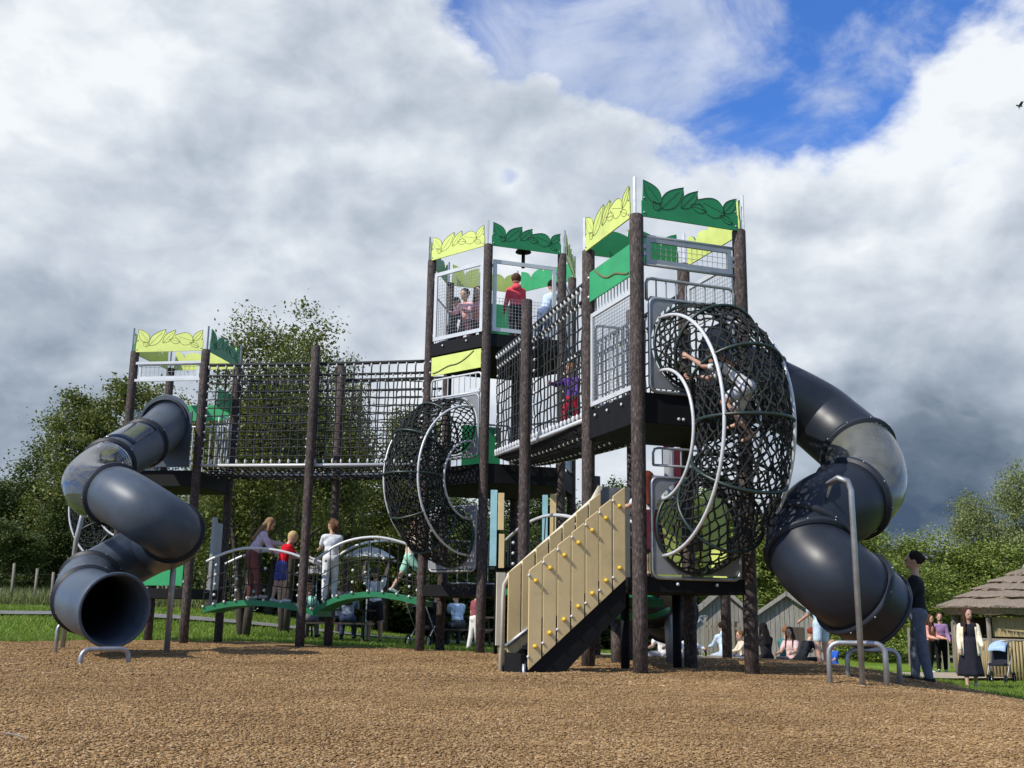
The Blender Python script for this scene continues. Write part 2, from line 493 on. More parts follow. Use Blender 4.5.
def net_tunnel(name, label, F, am, zc, Rr, rr, loc, mat_frame, plates, seed, nphi=42, nth=26):
    rnd = random.Random(seed)
    T = thing(name, label, 'climbing net', loc, 'net tunnels on the towers')
    C = F.p(am, zc, .0)
    def tp(phi, th, r=rr):
        d = Rr + r*math.cos(th)
        return C + F.o*(d*math.cos(phi)+.06) + ZV*(d*math.sin(phi)) + F.u*(r*math.sin(th))
    for k in range(7):
        ph = -PI/2+PI*k/6
        b = MB(); b.tube([tp(ph, 2*PI*i/40) for i in range(40)], .02, 7, closed=True)
        b.build('hoop', M['hoop'], T)
    for lat, rad in ((-1, 1), (1, 1), (-1, -1), (1, -1)):
        b = MB(); pts = []
        for i in range(33):
            ph = -PI/2+PI*i/32
            d = Rr+rad*rr*.62
            pts.append(C+F.o*(d*math.cos(ph)+.03)+ZV*(d*math.sin(ph))+F.u*(lat*rr*.83))
        b.tube(pts, .02, 8); b.build('support_arc', M['whiterail'], T)
    b = MB(); P = {}
    for i in range(nphi+1):
        for j in range(nth):
            jt = 0 if i in (0, nphi) else 1
            P[i, j] = tp(-PI/2+PI*(i+rnd.uniform(-.15,.15)*jt)/nphi, 2*PI*(j+.5*(i % 2)+rnd.uniform(-.13,.13)*jt)/nth, rr-.01-rnd.uniform(0,.05)*jt)
    for i in range(nphi):
        for j in range(nth):
            j2 = (j+(1 if i % 2 else -1)) % nth
            for q in (P[i+1, j], P[i+1, j2]):
                a = P[i, j]; md = (a+q)/2 + Vector((rnd.uniform(-1,1), rnd.uniform(-1,1), rnd.uniform(-1,1)-.5))*.012
                b.tube([a, md, q], rnd.uniform(.0098,.0125), 4, cap=False)
            if rnd.random() < .85: b.ball(P[i, j], .021, nu=6, nv=4)
    b.build('rope_net', M['netrope'], T)
    # two plates with round openings
    for zz in plates:
        w = .56; k = 28; z0 = zz-.57; z1 = zz+.55
        b = MB(); vs = []; fs = []
        for i in range(k*2):
            an = 2*PI*i/(k*2)
            c, s_ = math.cos(an), math.sin(an)
            t = min(w/abs(c) if abs(c) > 1e-6 else 9, (.55)/abs(s_) if abs(s_) > 1e-6 else 9)
            for o in (.02, .045):
                vs.append(F.p(am+c*(rr+.035), zz+.02+s_*(rr+.035), o)); vs.append(F.p(am+c*t, zz+.02+s_*t, o))
        n = k*2
        for i in range(n):
            j = (i+1) % n
            a, c2 = 4*i, 4*j
            fs += [(a+2, a+3, c2+3, c2+2), (a, c2, c2+1, a+1), (a, a+2, c2+2, c2), (a+1, c2+1, c2+3, a+3)]
        b.add(vs, fs)
        pl = b.build('opening_plate', M['panelgrey'], T)
        g = MB(); fr = []
        for (x, z, ca) in ((am-w, z0, 2), (am+w, z0, 3), (am+w, z1, 0), (am-w, z1, 1)):
            sx = 1 if x < am else -1; sz = 1 if z < zz else -1
            for q in range(6):
                an = (PI + ca*0) 
                t = q/5*PI/2
                cx = x+sx*.09; cz = z+sz*.09
                # corner arcs in travelling order
                if ca == 2: a1 = PI+t
                elif ca == 3: a1 = 1.5*PI+t
                elif ca == 0: a1 = t
                else: a1 = PI/2+t
                fr.append(F.p(cx+.09*math.cos(a1), cz+.09*math.sin(a1), .035))
        g.tube(fr, .022, 8, closed=True)
        g.build('plate_frame', mat_frame, pl)
    return T

# ---------------- plan points
U = Vector((.941, .338, 0)).normalized(); V = Vector((-U.y, U.x, 0))
def xy(v): return (v.x, v.y)
S = 1.40
Df = Vector((1.447, 12.01, 0)); Dr = Df+U*S; Dl = Df+V*S; Db = Df+U*S+V*S
Dc = (Df+Db)/2
Cc = Vector((-.197, 19.96, 0)); w0 = Vector((-.272, -1.42, 0))
CP = [Cc + Matrix.Rotation(PI/3*k, 3, 'Z') @ w0 for k in range(6)]   # Cf Cr Cbr Cb Cbl Cl
Af = Vector((-5.937, 20.13, 0)); Al = Vector((-7.393, 20.37, 0)); Abr = Vector((-5.69, 21.59, 0)); Abl = Af and (Al+Abr-Af)
Ac = (Af+Abl)/2
Bm = Vector((-3.724, 19.68, 0)); Bf = Vector((-3.44, 21.05, 0))
Mm = Vector((.205, 15.5, 0)); Mf = Mm + U*1.74

# ================================================================= tower D (nearest, right)
T = thing('play_tower', 'tallest-looking nearest tower, square, green and lime leaf crown, beside the beige ramp', 'play tower', (Dc.x, Dc.y, 0), 'play towers')
for p in (Df, Dr, Dl, Db): post(T, xy(p), 5.3)
FR = Face(Df, Dr, Dc); FL = Face(Df, Dl, Dc); BR = Face(Dr, Db, Dc); BL = Face(Dl, Db, Dc)
for F, fl in ((FR, False), (BR, False)):
    crown_panel(T, F, 5.27, .47, M['green'], M['yellow'], M['darkline'], M['oliveline'], flip=fl)
for F, fl in ((FL, True), (BL, True)):
    crown_panel(T, F, 5.27, .47, M['yellow'], M['green'], M['oliveline'], M['darkline'], flip=fl)
def corner_strips(T, pts, c, z0, z1):
    for p in pts:
        d = (p-c).normalized()
        b = MB(); b.bar(Vector((p.x, p.y, z0))+d*.055, Vector((p.x, p.y, z1))+d*.055, .03, .03, up=d)
        b.build('corner_strip', M['steel'], T)
corner_strips(T, (Df, Dr, Dl, Db), Dc, 5.303, 5.76)
def sq_deck(T, pts, z1, th, grow=.03):
    c = sum(pts, Vector())/len(pts)
    return ngon_deck(T, [p+(p-c).normalized()*grow for p in pts], z1, th)
d2 = sq_deck(T, [Df, Dr, Db, Dl], 3.15, .36)
d1 = sq_deck(T, [Df, Dr, Db, Dl], 1.06, .17)
bolts(d2, FL, 3.06, (.35, .75, 1.1), .045); bolts(d2, FR, 2.86, (.5, .56), .045); bolts(d1, FR, .985, (.45, .95), .045)
# left face, upper storey
curve_panel(T, FL, .1, S-.1, 4.57, 4.97, M['leafgreen'], M['brownline'])
bar_rail(T, FL, .1, S-.1, 4.41, 4.68, M['whiterail'], .09, .014, -.06, rb=.008)
mesh_panel(T, FL, .1, S-.1, 3.20, 4.41, M['whiterail'], .046)
# right face upper storey
mesh_panel(T, FR, .12, S-.12, 4.71, 5.04, M['greysteel'], .07, w=.06)
b = MB()
for z in (5.05, 4.70): b.tube([FR.p(.05, z, 0), FR.p(S-.05, z, 0)], .022, 8)
b.build('cross_rail', M['greysteel'], T)
bar_rail(T, FR, .12, S-.1, 4.27, 4.53, M['greysteel'], .13, .02)
# back right: slide side upper
mesh_panel(T, BR, .12, S-.12, 4.35, 4.95, M['whiterail'], .06)
bar_rail(T, BR, .1, S-.1, 3.2, 3.35, M['greysteel'], .2)
bar_rail(T, BL, .1, .5, 3.25, 4.3, M['whiterail'], .1)
# lower storey
bar_rail(T, FR, .2, S-.12, 2.32, 2.52, M['greysteel'], .11, .015, -.03)
b = MB(); poly = [(.0,1.08),(.55,1.08),(.55,1.9),(.5,2.15),(.35,2.3),(.1,2.33),(0,2.3)]
b.ext(poly, Vector((BR.p(.45, 0, -.02))), BR.u, ZV, BR.o*.02)
b.build('play_panel', M['yellow'], T, bevel=.004)
b = MB(); b.box(BL.p(1.05, 1.6, .0), BL.u*.25, BL.o*.01, ZV*.5); b.build('play_panel', M['yellow'], T, bevel=.004)
b = MB(); b.box(BL.p(.35, 1.65, .0), BL.u*.22, BL.o*.01, ZV*.56); b.build('play_panel', M['panelgrey'], T, bevel=.004)
for a in (.35, 1.05):
    b = MB(); q = BL.p(a, 0, -.3); b.tube([(q.x, q.y, -.2), (q.x, q.y, .9)], .055, 10); b.build('deck_leg', M['black'], T)

# net tunnel on the right face of D
net_tunnel('net_tunnel', 'tall curved rope net tunnel bulging from the nearest tower, a climber inside', FR, S/2, 2.67, 1.06, .51,
           FR.p(S/2, 0, .5), M['steel'], (3.73, 1.62), 3)

# ================================================================= tower C (hexagonal, middle)
T = thing('play_tower', 'hexagonal three storey middle tower with children on its top deck', 'play tower', (Cc.x, Cc.y, 0), 'play towers')
for p in CP: post(T, xy(p), 7.22)
CF = [Face(CP[k], CP[(k+1) % 6], Cc) for k in range(6)]
for k, F in enumerate(CF):
    if k in (0, 2, 4): a = (M['green'], M['yellow'], M['darkline'], M['oliveline'])
    else: a = (M['yellow'], M['green'], M['oliveline'], M['darkline'])
    if k == 2: a = (M['yellow'], M['leafgreen'], M['oliveline'], M['darkline'])
    if k == 4: a = (M['yellow'], M['green'], M['oliveline'], M['darkline'])
    if k == 3: a = (M['green'], M['yellow'], M['darkline'], M['oliveline'])
    crown_panel(T, F, 7.19, .46, *a, flip=(k in (2,3,4)))
corner_strips(T, CP, Cc, 7.223, 7.68)
for z, th in ((5.55, .24), (3.2, .34), (1.12, .2)):
    sq_deck(T, CP, z, th, .04)
L = CF[0].L
bolts(T, CF[5], 5.47, (.4, 1.0), .06)
mesh_panel(T, CF[5], .1, L-.1, 5.6, 6.93, M['whiterail'], .062, zmesh=6.93, w=.07)
mesh_panel(T, CF[0], .1, L-.12, 5.6, 6.95, M['whiterail'], .062, zmesh=6.3, w=.07)
mesh_panel(T, CF[1], .1, L-.1, 5.6, 6.8, M['whiterail'], .07, w=.06)
curve_panel(T, CF[3], .1, .78, 5.6, 6.88, M['leafgreen'], M['brownline'], -.02)
bar_rail(T, CF[4], .1, L-.1, 5.6, 6.6, M['whiterail'], .14)
bar_rail(T, CF[2], .1, L-.1, 5.6, 6.6, M['whiterail'], .14)
curve_panel(T, CF[5], .1, L-.1, 4.93, 5.28, M['yellow'], M['brownline'])
bar_rail(T, CF[5], .1, L-.1, 4.5, 4.85, M['whiterail'], .13, .02)
b = MB(); b.box(CF[5].p(L-.28, 4.4, 0), CF[5].u*.14, CF[5].o*.012, ZV*.16); b.build('side_plate', M['whiterail'], T, bevel=.004)
for k in (1, 2, 3): bar_rail(T, CF[k], .1, L-.1, 3.3, 4.35, M['whiterail'], .13, .02)
b = MB(); b.box(CF[3].p(L/2, 3.8, -.03), CF[3].u*.4, CF[3].o*.01, ZV*.5); b.build('play_panel', M['green'], T)
for k in (1, 3): bar_rail(T, CF[k], .1, L-.1, 1.2, 2.0, M['greysteel'], .2, .02)
b = MB()   # periscope-like black fitting on the front parapet
q = CF[0].p(.72, 0, -.12)
b.tube([(q.x, q.y, 6.9), (q.x, q.y, 7.22)], .035, 10); b.tube([(q.x, q.y, 7.2), (q.x, q.y, 7.24), (q.x, q.y, 7.29)], [.15, .13, .04], 14)
b.build('speaking_trumpet', M['black'], T)
net_tunnel('net_tunnel', 'wide curved rope net tunnel on the middle tower, above the second arched bridge', CF[5], L/2+.05, 2.92, 1.0, .50,
           CF[5].p(L/2, 0, .5), M['greysteel'], (3.9, 1.92), 11)

# ================================================================= tower A (left)
T = thing('play_tower', 'leftmost square tower where the clear-windowed spiral slide starts', 'play tower', (Ac.x, Ac.y, 0), 'play towers')
for p in (Af, Al, Abr, Abl): post(T, xy(p), 5.55)
AF = Face(Al, Af, Ac); AR = Face(Af, Abr, Ac); AB = Face(Abl, Abr, Ac); AL = Face(Al, Abl, Ac)
LA = AF.L
for F, fl in ((AF, False), (AB, True)):
    crown_panel(T, F, 5.52, .47, M['yellow'], M['green'] if F is AF else M['yellow'], M['oliveline'], M['darkline'], flip=fl)
for F, fl in ((AR, False), (AL, True)):
    crown_panel(T, F, 5.52, .47, M['green'], M['yellow'] if F is AL else M['yellow'], M['darkline'], M['oliveline'], flip=fl)
corner_strips(T, (Af, Al, Abr, Abl), Ac, 5.553, 6.01)
sq_deck(T, [Al, Af, Abr, Abl], 3.2, .3); sq_deck(T, [Al, Af, Abr, Abl], 1.0, .18)
mesh_panel(T, AF, .12, LA-.1, 4.99, 5.3, M['whiterail'], .09, w=.05)
b = MB()
for z in (5.3, 4.96): b.box(AF.p(LA/2, z, .03), AF.u*(LA/2-.06), AF.o*.02, ZV*.025)
b.build('cross_rail', M['whiterail'], T)
mesh_panel(T, AL, .12, LA-.12, 3.3, 4.4, M['whiterail'], .06)
curve_panel(T, AB, .1, LA-.1, 4.42, 4.75, M['leafgreen'], M['brownline'], -.02)
bar_rail(T, AB, .1, LA-.1, 3.3, 4.3, M['whiterail'], .12)
curve_panel(T, AR, .75, LA-.1, 4.55, 4.95, M['leafgreen'], M['brownline'], -.04)
bar_rail(T, AR, .8, LA-.1, 3.3, 4.4, M['whiterail'], .1)
curve_panel(T, AF, .1, LA-.1, 1.05, 1.6, M['leafgreen'], M['brownline'])
b = MB(); b.box(AR.p(.95, 1.5, 0), AR.u*.06, AR.o*.03, ZV*.9); b.box(AR.p(1.2, 1.45, 0), AR.u*.1, AR.o*.015, ZV*.85)
b.build('entry_boards', M['greysteel'], T)

net_tunnel('net_tunnel', 'rope net tunnel on the leftmost tower, mostly hidden behind the grey slide', AL, LA/2, 2.6, .95, .48,
           AL.p(LA/2, 0, .5), M['greysteel'], (3.55, 1.65), 21)

# ================================================================= rope bridges
def rope_bridge(label, a0, a1, c0, c1, zf, zt, mids, cell=.155, cat='rope bridge', slope=0):
    mid = (a0+a1+c0+c1)/4
    T = thing('rope_bridge', label, cat, (mid.x, mid.y, zf), 'rope bridges between the towers')
    for q, H in mids: post(T, xy(q), H)
    for s0, s1 in ((a0, a1), (c0, c1)):
        d = (s1-s0); Ln = d.length; d.normalize()
        n = int(Ln/cell); b = MB(); side = Vector((d.y, -d.x, 0))
        P = lambda t, z, o=0: Vector((s0.x+d.x*t, s0.y+d.y*t, z+slope*(t/Ln-.5)))+side*o
        rows = int((zt-.25-zf)/cell)
        rnd = random.Random(int(Ln*100))
        js = {}
        for i in range(n+1):
            for j in range(rows+2):
                z = zf + (zt-.22-zf)*j/(rows+1)
                w = .012 if 0 < j < rows+1 else 0
                js[i, j] = P(Ln*i/n+rnd.uniform(-w, w), z+rnd.uniform(-w, w), rnd.uniform(-w, w))
        for i in range(n+1):
            for j in range(rows+1):
                b.tube([js[i, j], js[i, j+1]], .0125, 5, cap=False)
        for j in range(1, rows+2):
            b.tube([js[i, j] for i in range(n+1)], .0125, 5)
        for i in (0, n//2, n):
            for j in range(rows+2): b.ell(js[i, j], d*.028, side*.024, ZV*.024, 6, 4, 1)
        b.build('side_net', [M['rope'], M['clamp']], T)
        t = MB()
        t.tube([P(Ln*k/20, zt-.015*math.sin(PI*k/20)) for k in range(21)], .034, 8)
        t.tube([P(Ln*k/20, zt-.22-.01*math.sin(PI*k/20)) for k in range(21)], .026, 8)
        for i in range(n+1): t.tube([P(Ln*i/n, zt), P(Ln*i/n, zt-.22)], .014, 5, cap=False)
        for i in range(n+1):
            t.ell(P(Ln*(i+.0)/n, zt-.045), d*.020, side*.036, ZV*.05, 8, 6, 1)
            t.ell(P(Ln*(i+.5)/n, zt-.25), d*.014, side*.028, ZV*.036, 8, 6, 1)
        t.build('top_rope', [M['rope'], M['clamp']], T)
        r = MB(); r.tube([P(-.02, zf-.02), P(Ln+.02, zf-.02)], .03, 10)
        for i in range(n+1): r.ell(P(Ln*i/n, zf+.05), d*.019, side*.03, ZV*.05, 8, 6, 1)
        r.build('bottom_rail', [M['whiterail'], M['clamp']], T)
    # floor net
    b = MB(); nl = int((a1-a0).length/.11); nw = 10
    def Q(i, j):
        s = i/nl; t = j/nw
        p = (a0*(1-s)+a1*s)*(1-t)+(c0*(1-s)+c1*s)*t
        return Vector((p.x, p.y, zf+slope*(s-.5)-.03-.12*math.sin(PI*t)-.04*math.sin(PI*s)))
    for i in range(nl+1): b.tube([Q(i, j) for j in range(nw+1)], .014, 5)
    for j in range(nw+1): b.tube([Q(i, j) for i in range(0, nl+1)], .014, 5)
    for i in range(0, nl+1, 2):
        for j in (2, 5, 8):
            b.ball(Q(i, j), .026, 1, nu=6, nv=4)
    b.build('floor_net', [M['rope'], M['clamp']], T)
    return T
e = .12
rope_bridge('black rope net bridge leading from the nearest tower back to the hexagonal tower',
            CP[0]+CF[0].u*.19+(Dl-CP[0]).normalized()*.1, Dl-(Dl-CP[0]).normalized()*.08, CP[1]+(Db-CP[1]).normalized()*.1, Db-(Db-CP[1]).normalized()*.08,
            3.22, 5.02, ((Mm, at(531, 302, 15.6).z), (Mf, 5.3)), .185, slope=-.26)
rope_bridge('long black rope net bridge between the leftmost tower and the hexagonal tower',
            Af+(CP[5]-Af).normalized()*.1, CP[5]-(CP[5]-Af).normalized()*.08, Abr+(CP[4]-Abr).normalized()*.1, CP[4]-(CP[4]-Abr).normalized()*.08,
            3.31, 5.24, ((Bm, 5.54), (Bf, 5.5)), .165)

# ================================================================= arched bridges (low)
def arched_bridge(label, pts_top, width, hr, group='low arched bridges', back=True, wv=None):
    """pts_top: front-edge deck points; width vector"""
    mid = pts_top[len(pts_top)//2]
    T = thing('arched_bridge', label, 'arched bridge', (mid.x, mid.y, mid.z), group)
    P = spline(pts_top, 26)
    b = MB(); n = len(P)
    vs = []; fs = []
    for i, p in enumerate(P):
        for q, dz in ((p, 0), (p+width, 0), (p+width, -.1), (p, -.1)): vs.append(q+ZV*dz)
    for i in range(n-1):
        for k in range(4):
            k2 = (k+1) % 4
            fs.append((4*i+k, 4*i+k2, 4*i+4+k2, 4*i+4+k))
    fs += [(0,3,2,1), (4*n-4, 4*n-3, 4*n-2, 4*n-1)]
    b.add(vs, fs)
    for i in range(0, n, 3):
        b.ball(P[i]+ZV*.01-width.normalized()*.01, .025, 1, nu=6, nv=4)
    b.build('deck', [M['deckgreen'], M['clamp']], T)
    for off in (Vector(), width):
        top = [p+off+ZV*(hr if True else 0) for p in P]
        # rail bows a little more than the deck
        top = [t+ZV*(.12*math.sin(PI*i/(n-1))) for i, t in enumerate(top)]
        r = MB(); r.tube(top, .026, 8); r.build('handrail', M['whiterail'], T)
        g = MB(); rnd = random.Random(5)
        for i in range(0, n, 2):
            a = P[i]+off; c = top[i]
            g.tube([a, (a+c)/2+Vector((rnd.uniform(-.02,.02), 0, 0)), c], .0085, 4, cap=False)
        for f in (.3, .6):
            g.tube([(P[i]+off)*(1-f)+top[i]*f for i in range(n)], .0085, 4)
        for i in range(3, n-2, 6):
            for f in (.2, .42, .62, .82): 
                if rnd.random() < .6: g.ball((P[i]+off)*(1-f)+top[i]*f, .028, 1, nu=6, nv=4)
        g.build('side_net', [M['rope'], M['clamp']], T)
    return T
def spline(pts, n):
    pts = [Vector(p) for p in pts]; out = []
    m = len(pts)-1
    for k in range(n):
        t = k/(n-1)*m; i = min(int(t), m-1); f = t-i
        p0 = pts[max(i-1, 0)]; p1 = pts[i]; p2 = pts[i+1]; p3 = pts[min(i+2, m)]
        if i == 0: p0 = p1*2-p2
        if i == m-1: p3 = p2*2-p1
        out.append(.5*((2*p1)+(p2-p0)*f+(2*p0-5*p1+4*p2-p3)*f*f+(3*p1-p0-3*p2+p3)*f**3))
    return out
wB = Vector((.1, .95, 0))
arched_bridge('green decked arched bridge nearest the left slide, child in red on it',
              [at(203, 607, 19.95), at(225, 602, 19.95), at(250, 600, 19.93), at(285, 603, 19.9), at(318, 611, 19.9)], wB, .82)
arched_bridge('green decked arched bridge ending under the rope net tunnel of the hexagonal tower',
              [at(311, 609, 19.9), at(338, 596, 19.85), at(370, 591.5, 19.8), at(400, 595, 19.75), at(424, 601, 19.7)], wB, .86)
wC = U*.8
cB = CP[0]+ (CP[1]-CP[0])*.25; dB = Dl+U*.3
pA = [Vector((cB.x, cB.y, 1.02)).lerp(Vector((dB.x, dB.y, .82)), t)+Vector((0,0,.22*math.sin(PI*t))) for t in (.04,.25,.5,.75,.97)]
arched_bridge('green decked arched bridge in the shade below the rope bridge behind the ramp', pA, wC, .82)

# ================================================================= ramp with beige boards
sA = Df - U*.09 - V*.0; RW = .62
runv = -U
near0 = Vector((Df.x, Df.y, 0)) - U*.13 + V*.09
far0 = near0 + V*RW
T = thing('climbing_ramp', 'beige boarded stepped ramp with yellow pegs climbing to the nearest tower', 'ramp', (near0-U*.7).to_tuple(), None)
RUN = 1.16
zt0, zb0 = 1.06, .07       # stringer line
def ln(base, t, z): q = base - U*t; return Vector((q.x, q.y, z))
for base, nm in ((near0, 0), (far0, 1)):
    b = MB()
    sl = (zt0-zb0)/RUN
    poly = [(0, zt0), (RUN, zb0+.06), (RUN+.06, zb0), (RUN+.06, -.1), (RUN-.30, -.1), (0, zt0-.34)]
    b.ext([(a, z) for a, z in poly], base, -U, ZV, V*(.04 if nm == 0 else -.04))
    b.build('stringer', M['black'], T)
b = MB()
for k in range(6):
    t = RUN*(k+.5)/6; z = zt0-(zt0-zb0)*(k+.4)/6-.06
    q = near0+V*(RW/2)-U*t
    b.box((q.x, q.y, z), U*.13, V*(RW/2-.045), ZV*.02)
b.build('tread', M['black'], T)
q = near0+V*(RW/2)-U*(RUN+.03)
b = MB(); b.box((q.x, q.y, .12), U*.02, V*(RW/2-.05), ZV*.1); b.build('kick_board', M['black'], T)
nb = 7; bw = (RUN+.0)/nb
pg = None
for base, sgn in ((near0, -1), (far0, 1)):
    for k in range(nb):
        if sgn == 1 and k == 99: continue
        t0 = bw*k+.012; t1 = bw*(k+1)-.006
        zz = lambda t: zt0-(zt0-zb0)*t/RUN
        hb = 1.02
        lower = [(t0, zz(t0)-.02), (t1, zz(t1)-.02)]
        upper = [(t1, zz(t1)+hb-.002), (t0, zz(t0)+hb-.016)]
        b = MB()
        if sgn == -1 and k == nb-1:
            upper = [(t1, zz(t1)+hb-.002), (t0, zz(t0)+hb-.016)]
        b.ext(lower+upper, base+V*(sgn*.006), -U, ZV, V*(sgn*.022))
        bo = b.build('board', M['beige'], T, bevel=.004)
        if sgn == -1:
            for zf in (.16, .83):
                p = MB(); tt = (t0+t1)/2; z = zz(tt)+hb*zf
                c = ln(base, tt, z)+V*(sgn*.028)
                p.tube([c, c-V*.012, c-V*.03, c-V*.038], [.025, .022, .019, .009], 10)
                p.build('peg', M['peg'], bo)
            s = MB()
            for zf in (.12, .95):
                tt = t1+.003; s.ball(ln(base, tt, zz(tt)+hb*zf)+V*(sgn*.03), .016, nu=6, nv=4)
            s.build('bolt_cap', M['clamp'], bo)
# handrail frame, far side board caps and newel
hz = lambda t: zt0-(zt0-zb0)*t/RUN+.985
b = MB()
q0 = far0+V*.045
b.tube([ln(q0, .02, hz(0)+.05), ln(q0, .0, hz(0)+.08), ln(q0, .1, hz(.1)), ln(q0, RUN-.02, hz(RUN)), ln(q0, RUN+.04, hz(RUN)-.1), ln(q0, RUN+.05, hz(RUN)-.25), ln(q0, RUN+.05, -.1)], .032, 10)
b.build('handrail', M['beigerail'], T)
b = MB(); b.box(ln(far0+V*.035, RUN+.075, .69), U*.05, V*.012, ZV*.40); b.build('end_board', M['beigerail'], T)
b = MB(); n0 = near0-V*.02
b.tube([ln(n0, RUN+.04, -.1), ln(n0, RUN+.04, .12)], .018, 8)
b.build('toe_post', M['steel'], T); b = MB()
b.tube([ln(far0, RUN+.02, .28), ln(far0, RUN-.45, .62)], .022, 8)
b.build('toe_rail', M['steel'], T)

# plank ladder under the rope bridge
T = thing('plank_ladder', 'upright pale blue and cream climbing boards standing under the rope bridge', 'climber', at(520, 640, 18.0).to_tuple())
for px, w_, y0, y1, mt in ((493.5, .11, 490, 566, 'paleblue'), (501, .10, 493, 530, 'beige'), (501.5, .09, 534, 568, 'beige'), (545, .09, 495, 548, 'paleblue'), (553, .10, 494, 560, 'beige')):
    c0 = at(px, y1, 17.6); c1 = at(px, y0, 17.6)
    b = MB(); b.box(((c0.x+c1.x)/2, 17.6, (c0.z+c1.z)/2), Vector((w_/2,0,0)), Vector((0,.015,0)), ZV*((c1.z-c0.z)/2))
    b.build('board', M[mt], T, bevel=.004)
for px in (497, 549):
    c = at(px, 560, 17.64); b = MB(); b.tube([(c.x, 17.66, -.2), (c.x, 17.66, 2.4)], .03, 8); b.build('upright', M['black'], T)
b = MB(); c0 = at(490, 555, 17.7); c1 = at(560, 555, 17.7); b.tube([(c0.x,17.7,1.35),(c1.x,17.7,1.35)], .03, 8); b.build('cross_bar', M['black'], T)
# ================================================================= tube slides
def tube_slide(label, ctrl, r, secs, mats, ring_mat, flare=True, loc=None, group='tube slides', n=150, rim_mat=None):
    """secs: list of (t0,t1,material key); rings at every joint"""
    P = spline(ctrl, n)
    T = thing('tube_slide', label, 'tube slide', loc or ctrl[-1].to_tuple(), group)
    # rotation minimizing frames
    fr = []; prev = None
    for i in range(n):
        t = (P[min(i+1, n-1)]-P[max(i-1, 0)]).normalized()
        if prev is None:
            a = t.cross(ZV).normalized()
        else: a = (prev-t*prev.dot(t)).normalized()
        prev = a; fr.append((t, a, t.cross(a)))
    NS = 40
    def ringpts(i, rr): 
        t, a, b = fr[i]
        return [P[i]+(a*math.cos(2*PI*k/NS)+b*math.sin(2*PI*k/NS))*rr for k in range(NS)]
    for si, (t0, t1, mk) in enumerate(secs):
        i0 = int(t0*(n-1)); i1 = int(t1*(n-1)); last = si == len(secs)-1
        b = MB(); vs = []; fs = []
        idx = list(range(i0, i1+1)); m = len(idx)
        def rad(i):
            if last and flare:
                f = max(0, (i-(i1-7))/7); return r*(1+.07*f*f)
            return r
        for i in idx: vs += ringpts(i, rad(i))
        for i in idx: vs += ringpts(i, rad(i)-.018)
        for q in range(m-1):
            for k in range(NS):
                k2 = (k+1) % NS
                fs.append((q*NS+k, q*NS+k2, (q+1)*NS+k2, (q+1)*NS+k))
                o = m*NS
                fs.append((o+q*NS+k2, o+q*NS+k, o+(q+1)*NS+k, o+(q+1)*NS+k2))
        for k in range(NS):
            k2 = (k+1) % NS; o = m*NS
            fs.append((k2, k, o+k, o+k2))
            fs.append(((m-1)*NS+k, (m-1)*NS+k2, o+(m-1)*NS+k2, o+(m-1)*NS+k))
        b.add(vs, fs, 0, True)
        sec = b.build('tube_section', M[mk], T)
        # joint ring
        if not last:
            t, a, bb = fr[i1]
            g = MB(); c = P[i1]
            for off, rr in ((0, 1),):
                vs = []; 
                for s_ in (-.028, .028):
                    for rr in (r+.004, r+.045):
                        vs += [c+t*s_+(a*math.cos(2*PI*k/NS)+bb*math.sin(2*PI*k/NS))*rr for k in range(NS)]
                fs = []
                for k in range(NS):
                    k2 = (k+1) % NS
                    A0, A1, B0, B1 = 0, NS, 2*NS, 3*NS
                    fs += [(A1+k, A1+k2, B1+k2, B1+k), (A0+k, A1+k, A1+k2, A0+k2)[::-1], (B0+k, B1+k, B1+k2, B0+k2), (A0+k, A0+k2, B0+k2, B0+k)]
                g.add(vs, fs, 0, True)
            rg = g.build('joint_flange', M[ring_mat], T)
            h = MB()
            for k in range(0, NS, 4):
                p = c+(a*math.cos(2*PI*k/NS)+bb*math.sin(2*PI*k/NS))*(r+.048)
                h.ball(p, .010, nu=6, nv=4)
            h.build('flange_bolt', M['steel'], rg)
        else:
            g = MB(); t, a, bb = fr[i1]; rr = rad(i1)
            g.tube([P[i1]+(a*math.cos(2*PI*k/NS)+bb*math.sin(2*PI*k/NS))*rr for k in range(NS)], .022, 8, closed=True)
            g.build('exit_rim', M[rim_mat or mats], T)
    return T, P, fr
def leg_hoop(T, p0, p1, ztop, r=.028, name='support_leg', mat='steel'):
    """bent steel tube from ground p0 up, over and down to ground p1"""
    a = Vector((p0[0], p0[1], gz(p0[0], p0[1])-.15)); c = Vector((p1[0], p1[1], gz(p1[0], p1[1])-.15))
    d = (c-a); d.z = 0; d.normalize(); q = .1
    pts = [a, Vector((a.x, a.y, ztop-q))]
    for k in range(1, 6):
        an = PI/2*k/5; pts.append(Vector((a.x, a.y, ztop-q))+d*(q*(1-math.cos(an)))+ZV*(q*math.sin(an)))
    for k in range(0, 6):
        an = PI/2*k/5; pts.append(Vector((c.x, c.y, ztop-q))-d*(q*(1-math.sin(an)))+ZV*(q*math.cos(an)))
    pts.append(c)
    b = MB(); b.tube(pts, r, 8); return b.build(name, M[mat], T)

